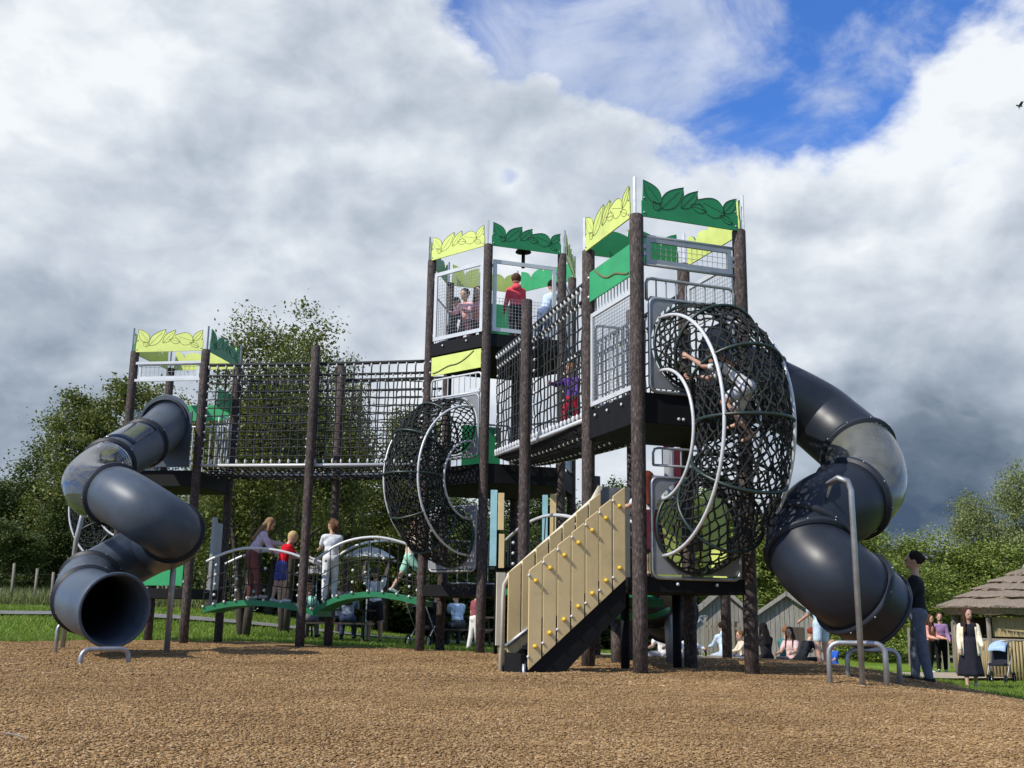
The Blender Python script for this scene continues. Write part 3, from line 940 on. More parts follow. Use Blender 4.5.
fm = (Al+Af)/2
st = Vector((fm.x, fm.y-.03, 4.10)) + AF.u*.09
left_ctrl = [st, at(152, 438, 19.2), at(122, 456, 17.9), at(94, 477, 16.5), at(93, 489, 15.6), at(118, 496, 14.95), at(148, 514, 14.7), at(170, 529, 15.0),
             at(172, 539, 15.6), at(150, 548, 16.2), at(118, 565, 16.0), at(90, 582, 15.4), at(86, 596, 14.5), at(92, 603, 13.85), at(103, 607, 13.45), at(115, 610, 13.2)]
N_ = len(left_ctrl)-1
TL, PL, FRL = tube_slide('grey spiral tube slide with a clear bend, coming off the leftmost tower', left_ctrl, .405,
    [(0, 1.35/N_, 'slide'), (1.35/N_, 2.45/N_, 'slide'), (2.45/N_, 4.85/N_, 'clear'), (4.85/N_, 7.3/N_, 'slide'), (7.3/N_, 11/N_, 'slide'), (11/N_, 12.45/N_, 'slide'), (12.45/N_, 1, 'slide')], 'slide', 'slidering', loc=(-4.7, 13, 0))
# side window in the second section
def tube_patch(T, P, fr, i0, i1, a0, a1, r, mat, name):
    vs = []; fs = []; na = 12
    for i in range(i0, i1+1):
        t, a, b = fr[i]
        for k in range(na+1):
            # angle measured from world up around the tube
            up = (ZV-t*ZV.dot(t)).normalized(); sd = t.cross(up)
            an = a0+(a1-a0)*k/na
            vs.append(P[i]+(up*math.cos(an)+sd*math.sin(an))*r)
    for i in range(i1-i0):
        for k in range(na):
            q = i*(na+1)+k; fs.append((q, q+1, q+na+2, q+na+1))
    b = MB(); b.add(vs, fs, 0, True); o = b.build(name, mat, T)
    sm = o.modifiers.new('thick', 'SOLIDIFY'); sm.thickness = .012
    return o
i0 = int(1.5/N_*149); i1 = int(2.3/N_*149)
tube_patch(TL, PL, FRL, i0, i1, R(-48), R(38), .424, M['window'], 'tube_window')
# entrance plate with arched top
b = MB(); poly = [(-.56, 3.25), (.56, 3.25), (.56, 3.95)]
for k in range(17):
    an = PI*k/16; poly.append((.5*math.cos(an), 4.19+.46*math.sin(an)) if 0 < k < 16 else ((.56 if k == 0 else -.56), 4.33))
poly.append((-.56, 3.95))
b.ext([(a, z) for a, z in poly], Vector((fm.x, fm.y, 0))+AF.u*.06+AF.o*.09, AF.u, ZV, AF.o*.03)
b.build('entrance_plate', M['slide'], TL, bevel=.006)
g = MB(); g.tube([Vector((fm.x, fm.y, 4.08))+AF.u*.06+AF.o*.14+AF.u*(.47*math.cos(2*PI*k/40))+ZV*(.47*math.sin(2*PI*k/40)) for k in range(40)], .03, 8, closed=True)
g.build('entrance_ring', M['slidering'], TL)
a_ = ground_hit(80, 665); c_ = ground_hit(128, 664)
leg_hoop(TL, (a_.x, a_.y), (c_.x, c_.y), .17)
a_ = ground_hit(55, 655); leg_hoop(TL, (a_.x, a_.y), (a_.x+.55, a_.y+.5), .42)
# tall side support
a_ = Vector((-4.98, 16.1)); q = at(140, 560, 16.1)
g = MB(); z = at(180, 561, 16.1).z
g.tube([(a_.x, a_.y, -.15), (a_.x, a_.y, z-.12), (a_.x-.04, a_.y, z-.03), (a_.x-.14, a_.y, z), (q.x, 16.1, z)], .045, 8); g.build('support_leg', M['steel'], TL)
a_ = at(73, 540, 17.2)
g = MB(); g.tube([(a_.x, 17.2, -.15), (a_.x+.05, 17.2, a_.z), (a_.x+.25, 17.0, at(78, 490, 17.2).z)], .04, 8); g.build('support_leg', M['steel'], TL)

m0 = BR.p(S/2-.05, 3.72, .02)
right_ctrl = [m0, at(803, 408, 13.28), at(834, 430, 13.15), at(862, 457, 12.75), at(866, 485, 12.15), at(844, 503, 11.75), at(820, 517, 11.62), at(808, 539, 11.5),
              at(813, 557, 11.35), at(832, 575, 11.15), at(850, 590, 11.12), at(873, 609, 11.3)]
N_ = len(right_ctrl)-1
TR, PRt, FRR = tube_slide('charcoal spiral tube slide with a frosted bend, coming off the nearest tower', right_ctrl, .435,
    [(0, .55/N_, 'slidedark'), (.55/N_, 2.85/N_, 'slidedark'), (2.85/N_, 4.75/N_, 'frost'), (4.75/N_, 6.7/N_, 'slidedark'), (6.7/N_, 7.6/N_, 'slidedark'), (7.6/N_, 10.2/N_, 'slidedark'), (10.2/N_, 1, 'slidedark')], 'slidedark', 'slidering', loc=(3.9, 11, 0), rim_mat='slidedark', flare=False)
b = MB(); poly = [(-.56, 3.2), (.56, 3.2), (.56, 4.1), (.3, 4.3), (-.3, 4.3), (-.56, 4.1)]
b.ext(poly, BR.p(S/2-.05, 0, .09), BR.u, ZV, BR.o*.03); b.build('entrance_plate', M['slidedark'], TR, bevel=.006)
a_ = at(863, 683, 10.42); q = at(828, 478, 10.9); zt = at(850, 478, 10.42).z
g = MB(); g.tube([(a_.x, a_.y, -.3), (a_.x-.02, a_.y, zt-.12), (a_.x-.05, a_.y, zt-.03), (a_.x-.14, a_.y, zt), (q.x, q.y, zt)], .028, 10); g.build('support_leg', M['steel'], TR)
g = MB(); g.tube([(q.x+.03, q.y, zt), at(826, 500, 11.3), at(836, 516, 11.25), at(852, 524, 11.3)], .014, 6); g.build('tube_strap', M['steel'], TR)
a_ = at(887, 686, 10.5); c_ = at(830, 680, 10.62); leg_hoop(TR, (c_.x, c_.y), (a_.x, a_.y), at(870, 643.5, 10.5).z, .027)
a_ = at(900, 680, 11.75); c_ = at(848, 674, 11.75); leg_hoop(TR, (c_.x, c_.y), (a_.x, a_.y), at(870, 650, a_.y).z, .027)

# short straight tube at the back of the nearest tower
s0 = Vector((1.62, 14.05, 1.12)); 
ctrl = [s0, s0+Vector((.2,.6,-.10)), s0+Vector((.42,1.2,-.22)), s0+Vector((.62,1.8,-.36)), s0+Vector((.78,2.3,-.44))]
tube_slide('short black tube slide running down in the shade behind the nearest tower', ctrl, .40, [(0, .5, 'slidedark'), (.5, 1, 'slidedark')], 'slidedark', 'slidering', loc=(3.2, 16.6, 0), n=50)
T = thing('steel_pole', 'single galvanised pole under the nearest tower near its back right post', 'pole', onz(672, 16.2).to_tuple())
c = onz(672, 15.0); b = MB(); b.tube([(c.x, c.y, c.z-.2), (c.x-.06, c.y, .95)], .075, 14); b.build('shaft', M['steel'], T)
b = MB(); b.tube([(c.x, c.y, c.z-.02), (c.x, c.y, c.z+.02)], .13, 14); b.build('base_plate', M['steel'], T)

# green pod on a post, half hidden by the front post
c = onz(617, 14.7); q = at(634, 609.5, 14.7)
T = thing('stepping_pod', 'green leaf shaped stepping pod on a brown post under the beige ramp', 'stepping pod', tuple(c))
b = MB(); b.tube([(c.x, c.y, c.z-.2), (c.x, c.y, q.z-.04)], .085, 14); b.build('post', M['post'], T)
b = MB(); b.ell(q, Vector((.50,.05,.02)), Vector((-.03,.30,.02)), Vector((0,-.03,.15)), 20, 10); b.build('pod', M['deckgreen'], T)
b = MB(); b.ell(q+Vector((.05,-.22,.02)), Vector((.30,.03,.0)), Vector((0,.09,.03)), Vector((0,-.01,.06)), 14, 8); b.build('leaf_rib', M['leafgreen'], T)
# small toddler unit seen below the deck of the nearest tower (red capped post, red disc, white rail)
c = onz(671, 19.5)
T = thing('toddler_unit', 'small play unit with red capped post and red disc behind the nearest tower', 'play unit', c.to_tuple())
zt = at(668, 441, 19.5).z
b = MB(); b.tube([(c.x, c.y, c.z-.2), (c.x, c.y, zt-.12)], .09, 14); b.build('post', M['panelgrey'], T)
b = MB(); b.tube([(c.x, c.y, zt-.12), (c.x, c.y, zt-.03), (c.x, c.y, zt)], [.10, .10, .06], 14); b.build('post_cap', M['red'], T)
q = at(679, 462, 19.6); b = MB(); pl = [(.27*math.cos(2*PI*k/24), .27*math.sin(2*PI*k/24)) for k in range(24)]
b.ext(pl, Vector(q), Vector((1,0,0)), ZV, Vector((0,.03,0))); b.build('disc_panel', M['red'], T, bevel=.005)
b = MB(); b.box((q.x-.05, 19.62, q.z-.5), Vector((.12,0,0)), Vector((0,.015,0)), ZV*.45); b.build('panel', M['red'], T)
b = MB(); b.abox(c.x-1.4, c.x+1.2, c.y, c.y+1.3, 1.9, 2.05); b.build('deck', M['black'], T)
for dx in (-1.3, 1.1):
    b = MB(); b.tube([(c.x+dx, c.y+.6, c.z-.2), (c.x+dx, c.y+.6, 3.2)], .09, 12); b.build('post', M['post'], T)

# ================================================================= people
def remeshed(mb, voxel, smooth=2):
    me = bpy.data.meshes.new('tmp'); me.from_pydata(mb.v, [], mb.f); me.update()
    o = bpy.data.objects.new('tmp', me); COL.objects.link(o)
    md = o.modifiers.new('r', 'REMESH'); md.mode = 'VOXEL'; md.voxel_size = voxel; md.use_smooth_shade = True
    if smooth:
        s = o.modifiers.new('s', 'SMOOTH'); s.iterations = smooth; s.factor = .5
    dg = bpy.context.evaluated_depsgraph_get(); dg.update()
    ev = o.evaluated_get(dg); m2 = bpy.data.meshes.new_from_object(ev)
    bpy.data.objects.remove(o); bpy.data.meshes.remove(me)
    vs = [tuple(v.co) for v in m2.vertices]; fs = [tuple(p.vertices) for p in m2.polygons]
    bpy.data.meshes.remove(m2)
    return vs, fs
def person(label, loc, heading, H, top, bottom, hair, shoes=(40,40,45), lean=4, legs=((6,2,4),(-6,2,6)), arms=((8,8,14),(-6,8,14)),
           head=(6,0), anchor='feet', skin=None, group=None, kid=False, cat='person', extras=None):
    """heading degrees: 0 looks away along +Y, 90 to the left, 180 to the camera.  legs/arms: (flex, abduct, bend) right then left."""
    hs = 1.18 if kid else 1.0
    hipz = (.50 if kid else .52)
    X = Vector((1,0,0))
    pel = Vector((0, 0, hipz*H))
    la = R(lean)
    tdir = Vector((0, math.sin(la), math.cos(la))); fwd = Vector((0, math.cos(la), -math.sin(la)))
    neckb = pel + tdir*(.29*H)
    sh = neckb - tdir*(.025*H)
    hp, hy = head
    ha = R(lean*.55+hp)
    hd = Vector((0, math.sin(ha), math.cos(ha))); hf0 = Vector((0, math.cos(ha), -math.sin(ha)))
    yawm = Matrix.Rotation(R(hy), 3, hd)
    hf = yawm @ hf0; hx = hd.cross(hf)*-1
    hc = neckb + tdir*(.035*H) + hd*((.100 if not kid else .101)*H)
    shw = .098*H; hpw = .052*H
    J = {}
    def dirv(a, ab, sx): 
        a = R(a); ab = R(ab)
        return Vector((sx*math.sin(ab), math.sin(a)*math.cos(ab), -math.cos(a)*math.cos(ab)))
    for i, sx in ((0, 1), (1, -1)):
        fl, ab, kn = legs[i]
        h0 = pel + X*(sx*hpw) - tdir*(.01*H)
        k0 = h0 + dirv(fl, ab, sx)*(.245*H); a0 = k0 + dirv(fl-kn, ab*.4, sx)*(.228*H)
        J['leg', i] = (h0, k0, a0, R(fl-kn), sx)
        af, aab, el = arms[i]
        s0 = sh + X*(sx*shw)
        e0 = s0 + dirv(af, aab, sx)*(.165*H); w0_ = e0 + dirv(af+el, aab*.3, sx)*(.14*H)
        J['arm', i] = (s0, e0, w0_, dirv(af+el, aab*.3, sx), sx)
    vox = max(.0085, .0088*H)
    def foot(i):
        h0, k0, a0, ang, sx = J['leg', i]
        fd = Vector((sx*.12, 1, 0)).normalized()
        c = math.cos(max(-1.2, min(1.2, ang*.5)))
        fd = Vector((fd.x, fd.y*math.cos(ang*.6), math.sin(ang*.6))).normalized()
        dn = Vector((0, -fd.z, fd.y)).normalized()*-1
        heel = a0 + dn*(.028*H) - fd*(.02*H); toe = heel + fd*(.115*H)
        return a0, heel, toe
    lowest = min(min(f[1].z, f[2].z) for f in (foot(0), foot(1))) - .016*H
    off = Vector(loc)
    if anchor == 'feet': base = Vector((0,0,lowest))
    elif anchor == 'seat': base = Vector((0,0,pel.z-.07*H))
    else: base = pel.copy()
    Mz = Matrix.Rotation(R(heading), 3, 'Z')
    W = lambda v: off + Mz @ (Vector(v)-base)
    def trans(vs): return [W(v) for v in vs]
    root = thing('person', label, cat, tuple(off), group)
    # ---- body
    b = MB()
    g = 1.0
    def torso(b, f, e=0):
        b.capsule(pel - X*(.03*H), pel + X*(.03*H), .068*H*f+e, .068*H*f+e)
        b.ell(pel+tdir*(.10*H), X*(.082*H*f+e), fwd*(.056*H*f+e), tdir*(.12*H+e), 14, 9)
        b.ell(pel+tdir*(.205*H), X*(.098*H*f+e), fwd*(.062*H*f+e), tdir*(.105*H+e), 14, 9)
        b.capsule(sh-X*(shw*.82), sh+X*(shw*.82), .042*H*f+e, .042*H*f+e)
    torso(b, .93)
    b.capsule(neckb-tdir*(.02*H), hc-hd*(.05*H), .034*H, .031*H)
    b.ell(hc+hd*(.008*H*hs), hx*(.052*H*hs), hf*(.064*H*hs), hd*(.070*H*hs), 16, 12)
    b.ell(hc-hd*(.032*H*hs)+hf*(.016*H*hs), hx*(.042*H*hs), hf*(.046*H*hs), hd*(.040*H*hs), 12, 8)
    b.capsule(hc+hf*(.058*H*hs)+hd*(.004*H), hc+hf*(.071*H*hs)-hd*(.016*H*hs), .006*H, .009*H, 8)
    for sx in (-1, 1): b.ell(hc+hx*(sx*.053*H*hs)-hf*(.004*H), hx*(.009*H), hf*(.014*H), hd*(.02*H), 8, 6)
    for i in (0, 1):
        h0, k0, a0, an, sx = J['leg', i]
        b.capsule(h0, k0, .056*H*.95, .037*H); b.capsule(k0, a0, .038*H, .021*H)
        b.ell((k0*.7+a0*.3)-Vector((0,.012*H,0)), X*(.03*H), Vector((0,.03*H,0)), (k0-a0).normalized()*(.07*H), 10, 7)
        a_, he, to = foot(i); b.capsule(he, to, .021*H, .016*H); b.capsule(a0, he, .021*H, .021*H)
        s0, e0, w_, dv, sx = J['arm', i]
        b.capsule(s0, e0, .034*H, .025*H); b.capsule(e0, w_, .025*H, .017*H)
        b.capsule(w_, w_+dv*(.045*H), .018*H, .020*H, 8)
    vs, fs = remeshed(b, vox)
    B = MB(); B.add(trans(vs), fs, 0, True)
    # fingers, thumb: rooted in the palm
    for i in (0, 1):
        s0, e0, w_, dv, sx = J['arm', i]
        pz = dv.cross(Vector((1,0,0)));
        if pz.length < .1: pz = Vector((0,1,0))
        pz.normalize(); ax = Vector((1,0,0)) - dv*dv.x; ax.normalize(); nrm = dv.cross(ax).normalized()
        spread = nrm   # fingers lie side by side fore-aft for a hanging hand
        curl = -ax*sx
        for f in range(4):
            ln_ = (.040,.046,.043,.034)[f]*H
            r0 = w_+dv*(.045*H)+spread*((f-1.5)*.0095*H)
            m1 = r0+dv*(ln_*.5)+curl*(ln_*.10); m2 = m1+dv*(ln_*.38)+curl*(ln_*.3)
            B.tube(trans([r0, m1, m2]), [.0055*H, .005*H, .0042*H], 6)
        fw = spread if spread.y > 0 else -spread
        r0 = w_+dv*(.02*H)+fw*(.014*H); B.tube(trans([r0, r0+dv*(.022*H)+fw*(.014*H)+curl*(.006*H), r0+dv*(.042*H)+fw*(.016*H)+curl*(.012*H)]), [.006*H, .0058*H, .0045*H], 6)
    for sx in (-1, 1):
        c = hc+hx*(sx*.021*H*hs)+hf*(.0605*H*hs)+hd*(.006*H*hs)
        o = len(B.v); e = MB(); e.ball(c, .0068*H*hs, 1, 8, 6)
        B.add(trans(e.v), e.f, 1, True)
    e = MB(); e.ell(hc+hf*(.058*H*hs)-hd*(.037*H*hs), hx*(.016*H*hs), hf*(.006*H), hd*(.005*H), 8, 6); B.add(trans(e.v), e.f, 2, True)
    body = B.build('body', [skin or M['skin'], M['eye'], M['lip']], root)
    def piece(fn, name, mat, v=None, sm=2):
        b = MB(); fn(b); vs, fs = remeshed(b, v or vox*1.1, sm)
        o = MB(); o.add(trans(vs), fs, 0, True); return o.build(name, mat, root)
    # ---- bottoms
    kind, bc = bottom
    if kind in ('trousers', 'shorts', 'leggings'):
        def fn(b):
            e = .010*H if kind != 'leggings' else .006*H
            b.capsule(pel-X*(.035*H)-tdir*.0*H, pel+X*(.035*H), .070*H+e*.5, .070*H+e*.5)
            b.ell(pel+tdir*(.05*H), X*(.083*H+e*.4), fwd*(.060*H+e*.4), tdir*(.06*H), 14, 8)
            for i in (0, 1):
                h0, k0, a0, an, sx = J['leg', i]
                if kind == 'shorts':
                    q = h0.lerp(k0, .72); b.capsule(h0, q, .062*H, .052*H+e*.4)
                else:
                    b.capsule(h0, k0, .058*H+e*.3, .040*H+e*.6); b.capsule(k0, a0+(k0-a0).normalized()*(.012*H), .040*H+e*.6, .026*H+e)
        piece(fn, 'shorts' if kind == 'shorts' else 'trousers', cloth(bc))
    elif kind in ('skirt', 'dress'):
        kx = (J['leg', 0][1]+J['leg', 1][1])/2; ax_ = (J['leg', 0][2]+J['leg', 1][2])/2
        hem = kx.lerp(ax_, .55 if kind == 'dress' else .1)
        b = MB(); st_ = pel+tdir*(.13*H); NR = 28; vs = []; rows = 12
        for r_ in range(rows):
            t = r_/(rows-1); c = st_.lerp(hem, t)
            for k in range(NR):
                an = 2*PI*k/NR; fl = 1+.09*math.sin(an*7+1.3)*t
                vs.append(c+X*(math.cos(an)*(.082+.07*t**.8)*H*fl)+Vector((0,1,0))*(math.sin(an)*(.062+.075*t**.8)*H*fl))
        fs = [(r_*NR+k, r_*NR+(k+1) % NR, (r_+1)*NR+(k+1) % NR, (r_+1)*NR+k) for r_ in range(rows-1) for k in range(NR)]
        o = MB(); o.add(trans(vs), fs, 0, True); so = o.build('skirt', cloth(bc), root)
        sd = so.modifiers.new('t', 'SOLIDIFY'); sd.thickness = .012
    # ---- top
    sl, tc = top
    def fn(b):
        e = .010*H
        def t0(b):
            b.ell(pel+tdir*(.05*H), X*(.080*H+e), fwd*(.060*H+e), tdir*(.075*H), 14, 8)
            b.ell(pel+tdir*(.11*H), X*(.080*H+e), fwd*(.056*H+e), tdir*(.12*H), 14, 9)
            b.ell(pel+tdir*(.205*H), X*(.096*H+e), fwd*(.061*H+e), tdir*(.102*H), 14, 9)
            b.capsule(sh-X*(shw*.82), sh+X*(shw*.82), .043*H+e*.6, .043*H+e*.6)
        t0(b)
        for i in (0, 1):
            s0, e0, w_, dv, sx = J['arm', i]
            if sl == 'long':
                b.capsule(s0, e0, .040*H+e*.2, .031*H+e*.3); b.capsule(e0, w_-dv*(.008*H), .031*H+e*.3, .023*H+e*.4)
            elif sl == 'short':
                b.capsule(s0, s0.lerp(e0, .62), .041*H+e*.2, .036*H+e*.3)
        if sl == 'long' and extras and 'hood' in extras:
            b.ell(neckb-fwd*(.058*H)+tdir*(.012*H), X*(.07*H), fwd*(.045*H), tdir*(.055*H), 12, 8)
    piece(fn, 'top', cloth(tc))
    if extras and 'cardigan' in extras:
        cc = extras['cardigan']
        b = MB()
        vs = []; NR = 22; rows = 9
        for r_ in range(rows):
            t = r_/(rows-1); c = sh.lerp(pel-tdir*(.1*H), t)
            for k in range(NR):
                an = R(128)+R(284)*k/(NR-1)
                w_ = (.098+.022*t)*H*1.14; dpt = (.066+.02*t)*H*1.22
                vs.append(c+X*(math.cos(an)*w_)+fwd*(math.sin(an)*dpt))
        fs = [(r_*NR+k, r_*NR+k+1, (r_+1)*NR+k+1, (r_+1)*NR+k) for r_ in range(rows-1) for k in range(NR-1)]
        o = MB(); o.add(trans(vs), fs, 0, True); so = o.build('cardigan', cloth(cc), root)
        sd = so.modifiers.new('t', 'SOLIDIFY'); sd.thickness = .014
        def fs2(b):
            for i in (0, 1):
                s0, e0, w_, dv, sx = J['arm', i]
                b.capsule(s0, e0, .045*H, .036*H); b.capsule(e0, w_, .036*H, .027*H)
        piece(fs2, 'sleeves', cloth(cc))
    # ---- shoes
    if shoes:
        def fn(b):
            a_, he, to = foot(which); b.capsule(he, to, .025*H, .021*H); b.capsule(he, he.lerp(to, .4)+Vector((0,0,.012*H)), .025*H, .024*H)
        for which in (0, 1): piece(fn, 'shoe', cloth(shoes), vox, 1)
    # ---- hair
    hk, hcol = hair
    def fn(b):
        b.ell(hc+hd*(.022*H*hs)-hf*(.012*H*hs), hx*(.061*H*hs), hf*(.064*H*hs), hd*(.066*H*hs), 16, 10)
        if hk in ('long', 'pony'):
            b.ell(hc-hf*(.035*H*hs)-hd*(.02*H), hx*(.058*H*hs), hf*(.036*H*hs), hd*(.075*H*hs), 12, 8)
        if hk == 'long':
            bk = hc-hf*(.045*H)-hd*(.05*H)
            for s_ in (-1, 0, 1):
                b.capsule(bk+hx*(s_*.03*H), neckb-fwd*(.075*H)-tdir*(.11*H)+hx*(s_*.04*H), .032*H, .024*H, 10)
            for s_ in (-1, 1):
                b.capsule(hc+hx*(s_*.05*H), sh+hx*(s_*.062*H)+fwd*(.055*H)-tdir*(.06*H), .02*H, .016*H, 10)
        if hk == 'pony':
            b.capsule(hc-hf*(.07*H)+hd*(.03*H), hc-hf*(.115*H)-hd*(.02*H), .026*H, .024*H); b.capsule(hc-hf*(.115*H)-hd*(.02*H), hc-hf*(.10*H)-hd*(.12*H), .024*H, .012*H)
        if hk == 'bun':
            b.ell(hc-hf*(.066*H)+hd*(.02*H), hx*(.026*H), hf*(.026*H), hd*(.026*H), 10, 8)
    if hk == 'cap':
        def fnc(b):
            b.ell(hc+hd*(.03*H*hs), hx*(.062*H*hs), hf*(.068*H*hs), hd*(.055*H*hs), 16, 10)
            b.ell(hc+hd*(.03*H*hs)+hf*(.08*H*hs), hx*(.045*H*hs), hf*(.05*H*hs), hd*(.012*H*hs), 12, 6)
        piece(fnc, 'cap', cloth(hcol))
    else:
        def fnh(b):
            fn(b)
        piece(fnh, 'hair', cloth(hcol, .8))
    if extras and 'flower' in extras:
        b = MB()
        q = W(hc-hf*(.092*H)+hd*(.03*H)); b.ball(q, .012*H, nu=8, nv=6); b.build('hair_clip', cloth((235,225,215)), root)
    return root, dict(hand0=W(J['arm', 0][2]+J['arm', 0][3]*.06*H), hand1=W(J['arm', 1][2]+J['arm', 1][3]*.06*H), hc=W(hc))
# ---------------------------------------------------------------- people on the structure
def on(px, Y, z):
    p = at(px, 500, Y); return (p.x, Y, z)
person('child in a red hooded jacket on the top deck of the hexagonal tower', on(513, 19.45, 5.55), 8, 1.36, ('long', (245,92,108)), ('trousers', (45,42,48)), ('short', (95,70,52)), (40,40,45), 3, arms=((20,8,30),(20,10,35)), kid=True, extras={'hood':1})
person("dark haired boy in pale blue shirt leaning over the hexagonal tower's top parapet", on(542, 19.62, 5.55), -55, 1.36, ('short', (200,218,250)), ('trousers', (110,130,165)), ('short', (35,28,26)), (60,60,65), 22, arms=((55,10,20),(50,12,20)), kid=True)
person('child in a pink top kneeling behind the wire mesh of the top deck, dark hair', on(462, 19.75, 5.57), 150, 1.30, ('long', (255,190,195)), ('trousers', (90,60,70)), ('short', (60,42,36)), None, 8, legs=((14,8,98),(10,8,96)), arms=((35,10,50),(35,10,50)), kid=True)
person('long haired child in muted rose jacket kneeling beside the one in pink', on(474, 19.95, 5.57), 170, 1.42, ('long', (230,160,160)), ('trousers', (50,45,55)), ('long', (40,30,28)), None, 6, legs=((14,8,98),(10,8,96)), arms=((35,10,50),(35,10,50)), kid=True)
person('dark clothed child kneeling in the left corner of the top deck behind the mesh', on(447, 19.95, 5.57), -120, 1.18, ('long', (62,66,72)), ('trousers', (50,50,55)), ('short', (45,35,32)), None, 10, legs=((14,8,98),(10,8,96)), arms=((35,10,50),(35,10,50)), kid=True)
person('small child in purple coat and red trousers crossing the rope bridge', on(571, 15.1, 3.16), 150, 1.0, ('long', (92,60,140)), ('trousers', (170,30,60)), ('short', (170,120,70)), (50,40,50), 6, legs=((18,4,10),(-12,4,18)), arms=((60,25,30),(20,14,20)), kid=True)
q = at(748, 388, 11.05)
person('barefoot climber in a white top crawling up inside the tall rope net tunnel', q, 70, 1.22, ('short', (222,222,226)), ('shorts', (205,205,210)), ('long', (70,50,40)), None, 48, legs=((38,12,75),(62,14,95)), arms=((75,8,25),(95,8,30)), anchor='pelvis', kid=False)
def ondeck(px, Y, py): p = at(px, py, Y); return tuple(p)
person('girl with very long fair hair in lilac top leaning over the arched bridge handrail', ondeck(249, 20.35, 599.5), -65, 1.56, ('long', (205,190,205)), ('leggings', (125,80,75)), ('long', (158,128,95)), (190,170,165), 24, arms=((25,12,30),(60,6,25)), head=(22,-10), legs=((16,3,10),(6,3,8)))
person('fair haired boy in a red T-shirt and blue shorts looking down on the arched bridge', ondeck(279, 20.3, 602.5), -55, 1.30, ('short', (195,15,35)), ('shorts', (75,85,150)), ('short', (215,185,130)), (215,215,220), 16, head=(28,0), arms=((35,8,50),(30,8,60)), kid=True)
person('girl in an all white outfit with a brown ponytail stepping onto the second arched bridge', ondeck(329, 20.2, 601), 15, 1.46, ('short', (225,228,235)), ('trousers', (225,226,228)), ('pony', (112,82,62)), (230,230,230), 3, legs=((10,3,6),(-8,3,6)), arms=((35,10,45),(40,10,45)), head=(4,40))
person('child in mint shorts and cream top striding along the second arched bridge', ondeck(408, 20.2, 593.5), -75, 1.32, ('short', (225,205,190)), ('shorts', (165,215,195)), ('long', (120,85,55)), (225,225,225), 8, legs=((38,4,40),(-22,4,10)), arms=((40,10,40),(-20,10,30)), kid=True)
person('child in a maroon dress at the top of the beige ramp, behind the post', on(650, 12.75, 1.06), 20, 1.22, ('short', (235,228,225)), ('skirt', (80,25,35)), ('long', (110,50,35)), (60,50,50), 8, legs=((15,4,10),(-6,4,6)), arms=((55,14,30),(60,14,30)), kid=True)

# ---------------------------------------------------------------- people on the ground
person("woman with dark bun, black top and grey jeans beside the charcoal slide's end", onz(917, 13.3), 62, 1.52, ('long', (28,30,36)), ('trousers', (95,102,115)), ('bun', (38,30,28)), (45,42,45), 1, legs=((10,5,6),(-5,5,6)), arms=((25,6,50),(20,8,45)), head=(-2,5), extras={'flower':1})
person('woman in a black dress and cream cardigan walking on the grass by the thatched hut', onz(966, 24.2), 165, 1.68, ('none', (34,34,42)), ('dress', (38,38,48)), ('long', (75,45,35)), (225,222,215), 3, legs=((14,3,6),(-12,3,14)), arms=((6,9,20),(14,9,40)), head=(4,25), extras={'cardigan': (238,225,198)})
person('woman in a purple fleece and black trousers by the picket fence', onz(938, 32.5), 165, 1.66, ('long', (150,120,165)), ('trousers', (25,25,28)), ('short', (90,60,45)), (210,205,200), 3, arms=((10,9,40),(10,9,50)))
person('woman in a peach jacket behind the one in purple fleece', onz(927, 32.0), -150, 1.6, ('long', (235,165,150)), ('trousers', (40,40,46)), ('long', (90,60,40)), (200,200,200), 4, arms=((20,9,60),(20,9,60)))
person('girl in a tie-dyed pale blue top and shorts standing near the white picnic things', onz(819.5, 20.4), 25, 1.46, ('short', (185,210,222)), ('shorts', (190,212,225)), ('short', (95,70,50)), (232,230,228), 10, legs=((8,7,6),(-4,7,6)), arms=((22,6,40),(22,6,40)), head=(14,30))
def sitting(label, px, Y, head_, H, top, bottom, hair, **k):
    p = onz(px, Y); kk = dict(lean=8, legs=((95,14,95),(80,16,75)), arms=((30,10,50),(40,10,40)), anchor='seat'); kk.update(k)
    return person(label, (p.x, p.y, p.z+.0), head_, H, top, bottom, hair, (230,228,225), **kk)
sitting('person in a pale blue hooded coat sitting on the ground, seen from behind', 724, 27.5, 10, 1.6, ('long', (198,215,238)), ('trousers', (180,195,215)), ('bun', (40,30,28)), lean=18, extras={'hood':1})
sitting('person with very long black hair sitting on the ground behind the front right tower post', 765, 26.0, 20, 1.6, ('long', (38,36,40)), ('trousers', (35,35,38)), ('long', (28,22,22)), lean=10)
sitting('woman in black leaning forward, seated beside the white picnic blanket', 797, 24.5, -75, 1.62, ('short', (36,40,44)), ('trousers', (28,28,32)), ('bun', (140,60,40)), lean=32, arms=((60,10,40),(50,10,90)))
sitting('person in a teal top sitting behind the woman in black', 783, 26.5, -40, 1.55, ('short', (60,120,115)), ('trousers', (190,170,150)), ('short', (150,105,70)), lean=8)
sitting('toddler in a bright blue top sitting by the support leg of the charcoal slide', 832, 23.0, 120, 1.05, ('short', (45,95,190)), ('shorts', (230,228,225)), ('short', (190,150,100)), kid=True)
sitting('person in a white top sitting on the ground left of the galvanised pole', 663, 24.5, 150, 1.55, ('short', (232,230,228)), ('trousers', (150,150,155)), ('short', (90,65,50)))
sitting('person in a white hooded top sitting on the ground right of the galvanised pole', 684, 25.0, -150, 1.5, ('long', (235,232,230)), ('trousers', (205,200,195)), ('bun', (120,90,60)), extras={'hood':1})
sitting('child in a cream jacket sitting by the foot of the front right tower post', 742, 26.4, 100, 1.2, ('long', (225,210,185)), ('trousers', (90,100,120)), ('short', (130,95,60)), kid=True)
